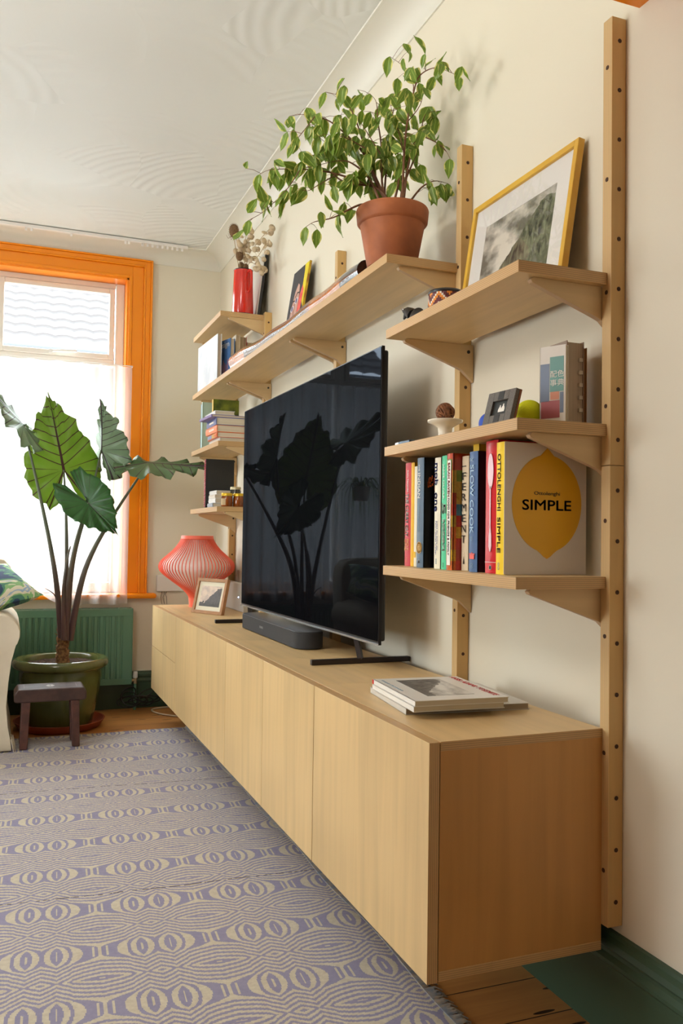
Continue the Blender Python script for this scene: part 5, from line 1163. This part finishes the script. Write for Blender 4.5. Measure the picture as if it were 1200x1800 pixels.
# ringed fibrous trunk
tp = []; tr_ = []
for k in range(26):
    t = k/25; tp.append((-.940+.004*math.sin(k), 4.95, .335+.20*t)); tr_.append(.034+.004*(k % 3 == 0)-.006*t+(.004 if k < 3 else 0))
tk = MB().tube(tp, tr_, 18)
for k in range(34):
    a = rnd.uniform(0, 2*PI); z = rnd.uniform(.36, .52); tk.tube([(-.940+.030*math.cos(a), 4.95+.030*math.sin(a), z), (-.940+.043*math.cos(a+.2), 4.95+.043*math.sin(a+.2), z+rnd.uniform(-.006,.012))], [.003,.0006], 4)
tk.build('ringed_trunk', mat('fibrous_brown_trunk', (150,112,70), .85, var=(96,62,38), vscale=70, bump=.8, bscale=80), al, smooth=True, angle=60)
def petiole_mat():
    m = bpy.data.materials.new('petiole'); m.use_nodes = True; N, L = nt(m); b_ = N['Principled BSDF']; tc = N.new('ShaderNodeTexCoord'); sp = N.new('ShaderNodeSeparateXYZ'); L.new(tc.outputs['Object'], sp.inputs[0])
    r = N.new('ShaderNodeMapRange'); r.inputs[1].default_value = .62; r.inputs[2].default_value = 1.15; L.new(sp.outputs[2], r.inputs[0])
    n = N.new('ShaderNodeTexNoise'); n.inputs['Scale'].default_value = 60; L.new(tc.outputs['Object'], n.inputs['Vector'])
    c = mixn(N, L, r.outputs[0], (*lin((92,62,62)), 1), (*lin((98,112,84)), 1)); L.new(mixn(N, L, mth(N, L, 'MULTIPLY', n.outputs[0], .5), c, (*lin((64,50,48)), 1)), b_.inputs['Base Color']); b_.inputs['Roughness'].default_value = .4; return m
PM = petiole_mat()
def aloc_leaf_mat(name, top, under, vein, trans):
    m = bpy.data.materials.new(name); m.use_nodes = True; N, L = nt(m); b_ = N['Principled BSDF']; out = N['Material Output']
    uv = N.new('ShaderNodeUVMap'); sp = N.new('ShaderNodeSeparateXYZ'); L.new(uv.outputs[0], sp.inputs[0])
    X = mth(N, L, 'ABSOLUTE', sp.outputs[0]); Y = sp.outputs[1]
    mid = mth(N, L, 'MULTIPLY', mth(N, L, 'LESS_THAN', X, mth(N, L, 'MULTIPLY_ADD', Y, -.014, .018)), mth(N, L, 'GREATER_THAN', Y, -.01))
    # side veins run up and outwards from the midrib, curving with distance
    s = mth(N, L, 'SUBTRACT', Y, mth(N, L, 'MULTIPLY', mth(N, L, 'POWER', X, 1.15), .75))
    fr = mth(N, L, 'ABSOLUTE', mth(N, L, 'SUBTRACT', mth(N, L, 'FRACT', mth(N, L, 'MULTIPLY', s, 8.2)), .5))
    sv = mth(N, L, 'MULTIPLY', mth(N, L, 'LESS_THAN', fr, .055), mth(N, L, 'GREATER_THAN', s, -.02))
    # lobe ribs: along (.5,-1) each side plus radial veins
    lr = mth(N, L, 'LESS_THAN', mth(N, L, 'ABSOLUTE', mth(N, L, 'ADD', Y, mth(N, L, 'MULTIPLY', X, 1.9))), .022)
    an = mth(N, L, 'ARCTAN2', Y, X); fa = mth(N, L, 'ABSOLUTE', mth(N, L, 'SUBTRACT', mth(N, L, 'FRACT', mth(N, L, 'MULTIPLY', an, 2.6)), .5))
    rv = mth(N, L, 'MULTIPLY', mth(N, L, 'LESS_THAN', fa, .035), mth(N, L, 'LESS_THAN', s, -.02))
    k = mth(N, L, 'MAXIMUM', mth(N, L, 'MAXIMUM', mid, sv), mth(N, L, 'MAXIMUM', mth(N, L, 'MULTIPLY', lr, mth(N, L, 'LESS_THAN', Y, 0)), rv))
    n = N.new('ShaderNodeTexNoise'); n.inputs['Scale'].default_value = 5; n.inputs['Detail'].default_value = 4; L.new(uv.outputs[0], n.inputs['Vector'])
    g = mixn(N, L, n.outputs[0], (*lin(top), 1), (*lin(under), 1)); col = mixn(N, L, k, g, (*lin(vein), 1)); L.new(col, b_.inputs['Base Color']); b_.inputs['Roughness'].default_value = .35; b_.inputs['Specular IOR Level'].default_value = .6
    bp = N.new('ShaderNodeBump'); bp.inputs['Distance'].default_value = .004; bp.inputs['Strength'].default_value = .4; L.new(mth(N, L, 'SUBTRACT', 1, k), bp.inputs['Height']); L.new(bp.outputs[0], b_.inputs['Normal'])
    t = N.new('ShaderNodeBsdfTranslucent'); L.new(col, t.inputs[0]); mx = N.new('ShaderNodeMixShader'); mx.inputs[0].default_value = trans
    L.new(b_.outputs[0], mx.inputs[1]); L.new(t.outputs[0], mx.inputs[2]); L.new(mx.outputs[0], out.inputs[0]); return m
LM1 = aloc_leaf_mat('bright_backlit_leaf', (122,150,52), (146,172,74), (88,56,54), .5); LM2 = aloc_leaf_mat('grey_green_leaf', (120,150,116), (150,172,140), (70,56,60), .3); LM4 = aloc_leaf_mat('mid_green_underside_leaf', (92,124,78), (116,142,96), (84,64,62), .3); LM3 = aloc_leaf_mat('deep_green_leaf', (44,96,44), (70,126,60), (60,84,50), .3)
OUT = [(0,1), (.03,.93), (.10,.83), (.20,.72), (.27,.60), (.335,.46), (.40,.32), (.455,.18), (.48,.03), (.47,-.12), (.42,-.27), (.34,-.41), (.24,-.50), (.15,-.47), (.09,-.33), (.05,-.16), (.012,-.04)]
def big_leaf(J, tip, nrm, wf, m_, droop=.1, fold=.25, wave=.03, seed=0, lobes=1.0):
    J = Vector(J); T = Vector(tip)-J; Ln = T.length; T.normalize(); nrm = Vector(nrm); S = T.cross(nrm).normalized(); Nn = S.cross(T).normalized(); r = random.Random(seed)
    ph_ = [r.uniform(0, 6) for _ in range(4)]
    half = []
    for i in range(len(OUT)-1):
        for q in range(3): u = q/3; half.append((OUT[i][0]*(1-u)+OUT[i+1][0]*u, OUT[i][1]*(1-u)+OUT[i+1][1]*u))
    half.append(OUT[-1]); full = half+[(-x, y) for x, y in reversed(half)]
    v = [tuple(J)]; f = []; uv = [(0, 0)]; ns = 9; n = len(full)
    for i, (x, y) in enumerate(full):
        for s in range(1, ns+1):
            t = s/ns; w = 1+(.035*math.sin(i*1.15+ph_[0])+.02*math.sin(i*2.3+ph_[1]))*t**3
            X = x*t*w*wf; Y = y*t*w*(lobes if y < 0 else 1)
            Z = fold*abs(X)-droop*max(0, Y)**2-droop*.8*min(0, Y)**2+wave*math.sin(i*.83+ph_[2])*t**3+wave*.5*math.sin(i*1.7+ph_[3])*t**4
            v.append(tuple(J+T*(Y*Ln)+S*(X*Ln)+Nn*(Z*Ln))); uv.append((x*t, y*t))
    for i in range(n):
        a = 1+i*ns; b = 1+((i+1) % n)*ns
        if i == n-1: continue
        f.append((0, a, b))
        for s in range(ns-1): f.append((a+s, a+s+1, b+s+1, b+s))
    return MB().add(v, f, uv).build('leaf', m_, al, smooth=True, angle=180, solid=.0012)
def stalk(P_, r0, r1):
    p = smooth_path(P_, 8); n = len(p); MB().tube(p, [r0*1.25+(r1-r0*1.25)*(i/(n-1))**.75 for i in range(n)], 10).build('leaf_stalk', PM, al, smooth=True)
Y_ = 4.97
J1, J2, J3, J4, J5 = (-1.172, 4.9, 1.644), (-0.953, 5.0, 1.414), (-0.755, 4.98, 1.534), (-0.499, 4.9, 1.468), (-0.833, 4.82, 1.227)
stalk([(-0.947, 4.94, 0.474), (-0.989, 4.92, 0.834), (-1.072, 4.91, 1.236), J1], .017, .0045)
stalk([(-0.931, 4.96, 0.471), (-0.927, 4.98, 0.862), (-0.936, 5.0, 1.179), J2], .014, .0045)
stalk([(-0.916, 4.97, 0.469), (-0.893, 5.0, 0.893), (-0.8, 5.04, 1.28), J3], .014, .0045)
stalk([(-0.906, 4.93, 0.474), (-0.833, 4.9, 0.865), (-0.687, 4.9, 1.167), J4], .018, .0045)
stalk([(-0.926, 4.9, 0.478), (-0.923, 4.86, 0.775), (-0.89, 4.83, 1.022), J5], .014, .0045)
stalk([(-0.939, 4.88, 0.481), (-0.946, 4.87, 0.743), (-0.932, 4.87, 0.913), (-0.916, 4.87, 0.99)], .013, .003)
stalk([(-0.95, 4.93, 0.553), (-0.965, 4.92, 0.663), (-0.993, 4.91, 0.726), (-1.041, 4.9, 0.761)], .008, .001)
big_leaf(J2, (-1.041, 5.0, 1.842), (.12,-1,.15), .98, LM1, droop=.06, fold=-.10, wave=.035, seed=1, lobes=.92)
big_leaf(J1, (-1.399, 4.7, 1.833), (.35,-.50,.75), 1.05, LM2, droop=-.05, fold=-.15, wave=.05, seed=2, lobes=.8)
big_leaf(J3, (-0.759, 4.9, 1.806), (-.80,-.50,.1), 1.15, LM2, droop=-.05, fold=-.50, wave=.05, seed=3, lobes=1.2)
big_leaf(J4, (-0.135, 4.74, 1.45), (-.25,-.30,.93), .80, LM4, droop=.03, fold=-.22, wave=.05, seed=4, lobes=.95)
big_leaf(J5, (-0.685, 4.74, 1.062), (-.25,-.88,.35), 1.15, LM3, droop=.10, fold=.35, wave=.06, seed=5, lobes=1.75)

# ------------------------------------------------------------------ little stool
DW = mat('dark_stained_wood', (74,50,44), .45, var=(54,36,32), vscale=20, bump=.1, bscale=60)
stl = thing('footstool', 'low dark wooden stool with inlaid top standing before the green pot', 'stool', (-1.02, 4.5, .009))
sx0, sx1, sy0, sy1 = -1.190, -.852, 4.42, 4.60
m = MB(); m.prism([(sx0+.010, .236), (sx1-.010, .236), (sx1, .244), (sx1, .276), (sx1-.016, .300), (sx0+.016, .300), (sx0, .276), (sx0, .244)], 'y', sy0+.004, sy1-.004)
m.build('seat', DW, stl, bev=.006)
CV = mat('worn_carved_line', (120,104,98), .5)
zz2 = .3002
m = MB()
for (a, b_, c, d_) in ((sx0+.045, sx1-.045, sy0+.035, sy0+.037), (sx0+.045, sx1-.045, sy1-.037, sy1-.035), (sx0+.045, sx0+.048, sy0+.035, sy1-.035), (sx1-.048, sx1-.045, sy0+.035, sy1-.035)): m.box(a, b_, c, d_, zz2, zz2+.0006)
m.build('inlaid_border', CV, stl)
m = MB()
for k in range(6):
    a = 2*PI*k/6; m.prism([((sx0+sx1)/2+.012*math.cos(a)+.009*math.cos(t), (sy0+sy1)/2+.018*math.sin(a)+.010*math.sin(t)) for t in [2*PI*q/10 for q in range(10)]], 'z', zz2, zz2+.0008)
m.build('white_inlay_flower', mat('mother_of_pearl', (206,204,200), .3), stl)
for lx in (-1.138, -.902):
    for ly in (4.448, 4.572):
        s = -1 if lx < -1 else 1; t = -1 if ly < 4.5 else 1
        v = []
        for z, w, ox, oy in ((.009, .0185, s*.004, t*.004), (.236, .0205, -s*.004, -t*.002)):
            v += [(lx+ox-w, ly+oy-w, z), (lx+ox+w, ly+oy-w, z), (lx+ox+w, ly+oy+w, z), (lx+ox-w, ly+oy+w, z)]
        MB().add(v, [(3,2,1,0), (4,5,6,7), (0,1,5,4), (1,2,6,5), (2,3,7,6), (3,0,4,7)]).build('leg', mat('red_brown_stained_wood', (92,54,44), .5, var=(66,40,34), vscale=25), stl, bev=.004)

# ------------------------------------------------------------------ sofa with cushion (left edge)
LIN = mat('off_white_linen', (222,210,188), .85, spec=.2, var=(208,194,170), vscale=5, bump=.25, bscale=14)
so_ = thing('sofa', 'off-white loose-cover sofa, its rolled arm at the left edge', 'sofa', (-2.0, 4.75, 0))
ax_, az_, ar = -1.262, .573, .094
pts = [(ax_-.075, .012), (-1.196, .012), (-1.200, .05), (-1.214, .12), (-1.224, .22), (-1.216, .34), (-1.205, .44), (-1.186, .52)]
for k in range(12): a = math.radians(-28+k*19); pts.append((ax_+ar*math.cos(a), az_+ar*math.sin(a)))
pts += [(-1.375, .50), (-1.375, .012)]
def puffy(pts_, y0_, y1_, nm, bulge=.012):
    m = MB(); c = (sum(p[0] for p in pts_)/len(pts_), sum(p[1] for p in pts_)/len(pts_)); n = len(pts_); v = []; f = []
    st = [(y0_, .97), (y0_+.008, .995), (y0_+.02, 1.0), (y1_-.02, 1.0), (y1_, .98)]
    for y, s in st:
        for p in pts_: v.append((c[0]+(p[0]-c[0])*s, y, c[1]+(p[1]-c[1])*s))
    for j in range(len(st)-1):
        for i in range(n): f.append((j*n+i, j*n+(i+1) % n, (j+1)*n+(i+1) % n, (j+1)*n+i))
    f += [tuple(range(n)), tuple(range((len(st)-1)*n, len(st)*n))]
    return m.add(v, f).build(nm, LIN, so_, smooth=True, angle=50)
puffy(pts, 4.40, 5.08, 'arm')
puffy([(2*-2.0-x, z) for x, z in pts][::-1], 4.40, 5.08, 'arm')
m = MB(); m.box(-2.65, -1.37, 4.44, 5.1, .012, .30).build('base', LIN, so_, bev=.02)
m = MB(); m.box(-2.64, -1.375, 4.40, 4.98, .30, .47).build('seat_cushion', LIN, so_, bev=.05)
bk = MB(); v = []; f = []
pts3 = [(-2.72, .012), (-1.30, .012), (-1.215, .45), (-1.205, .80), (-1.215, .87), (-1.25, .91), (-1.32, .925), (-2.0, .94), (-2.68, .925), (-2.75, .91), (-2.79, .87), (-2.79, .5)]
puffy(pts3, 5.0, 5.17, 'backrest')
fm_ = MB()
for k in range(7):
    x = -1.198+.004*(k % 3); fm_.tube([(x, 4.40+k*.02, .07), (x+.008, 4.398+k*.02, .04), (x+.012+.003*(k % 2), 4.395+k*.02, .010)], [.003, .002, .001], 5)
fm_.build('hem_fringe', LIN, so_)
cs = thing('leaf_print_cushion', 'green, navy and cream leaf-print cushion resting on the sofa arm', 'cushion', (-1.36, 4.68, .68))
def leafprint():
    m = bpy.data.materials.new('leaf_print_cotton'); m.use_nodes = True; N, L = nt(m); b_ = N['Principled BSDF']; tc = N.new('ShaderNodeTexCoord')
    n = N.new('ShaderNodeTexNoise'); n.inputs['Scale'].default_value = 7; n.inputs['Detail'].default_value = 3; n.inputs['Distortion'].default_value = 1.5; L.new(tc.outputs['Object'], n.inputs['Vector'])
    r = N.new('ShaderNodeValToRGB'); r.color_ramp.interpolation = 'CONSTANT'; L.new(n.outputs[0], r.inputs[0]); e = r.color_ramp.elements
    e[0].color = (*lin((40,62,92)), 1); e[1].position = .42; e[1].color = (*lin((70,120,100)), 1); 
    for p_, c_ in ((.49, (130,172,110)), (.56, (214,206,180)), (.62, (150,170,190)), (.67, (206,204,186))): q = e.new(p_); q.color = (*lin(c_), 1)
    L.new(r.outputs[0], b_.inputs['Base Color']); b_.inputs['Roughness'].default_value = .8; return m
v = []; f = []; n = 20
Mcu = Matrix.Translation((-1.345, 4.70, .765)) @ Matrix.Rotation(math.radians(20), 4, 'Z') @ Matrix.Rotation(math.radians(-14), 4, 'Y') @ Matrix.Rotation(math.radians(20), 4, 'X')
for side in (1, -1):
    for j in range(n+1):
        for i in range(n+1):
            a, b_ = i/n*2-1, j/n*2-1; px_ = a*(.22-.03*(1-abs(b_))**.5*abs(a)**3*0-.022*(1-b_*b_)*abs(a)); py_ = b_*(.22-.022*(1-a*a)*abs(b_)); h_ = .075*((1-a*a)*(1-b_*b_))**.42
            v.append(tuple(Mcu @ Vector((px_, py_, side*h_))))
o_ = (n+1)**2
for j in range(n):
    for i in range(n): a = j*(n+1)+i; f.append((a, a+1, a+n+2, a+n+1)); f.append((o_+a, o_+a+n+1, o_+a+n+2, o_+a+1))
MB().add(v, f).build('cushion_cover', leafprint(), cs, smooth=True, angle=180)

# ------------------------------------------------------------------ hanging plant at the left window edge
hp = thing('hanging_plant', 'trailing spider plant with thin pale leaves at the left edge of the window', 'plant', (-1.375, 5.17, 1.40))
MB().lathe([(0,0), (.045,0), (.062,.09), (.066,.095), (.058,.095), (.05,.02), (0,.015)], (-1.405, 5.17, 1.30), 28).build('pot', mat('white_ceramic', (226,222,214), .3), hp, smooth=True)
MB().tube([(-1.405-.06, 5.17, 1.395), (-1.405, 5.17, 1.72), (-1.405+.06, 5.17, 1.395)], .0012, 5).tube([(-1.405, 5.17, 1.72), (-1.405, 5.17, ZC)], .0012, 5).build('cord', WHITEP, hp)
m = MB(); rnd = random.Random(17)
for k in range(64):
    a = rnd.uniform(0, 2*PI); R_ = rnd.uniform(.06, .21); h_ = rnd.uniform(.02, .09); dr_ = rnd.uniform(.12, .50) ; d = Vector((math.cos(a), math.sin(a)*.25, 0)); s = Vector((-d.y, d.x, 0)).normalized()
    c = Vector((-1.405, 5.17, 1.39)); pv = []; nseg = 10; vv_ = []; ff_ = []
    for i in range(nseg+1):
        t = i/nseg; p = c+d*R_*min(1, t*1.8)**.8+Vector((0,0,h_*math.sin(min(1,t*2)*PI/2)-dr_*max(0,t-.3)**1.2)); p.y = min(p.y, 5.225); w = .0045*(1-t)**.5*min(1, t*6+.3); vv_ += [tuple(p-s*w), tuple(p+s*w+Vector((0,0,.001)))]
    for i in range(nseg): ff_.append((2*i, 2*i+1, 2*i+3, 2*i+2))
    m.add(vv_, ff_)
m.build('leaves', mat('pale_green_blade', (140,170,96), .5), hp, solid=.0006)
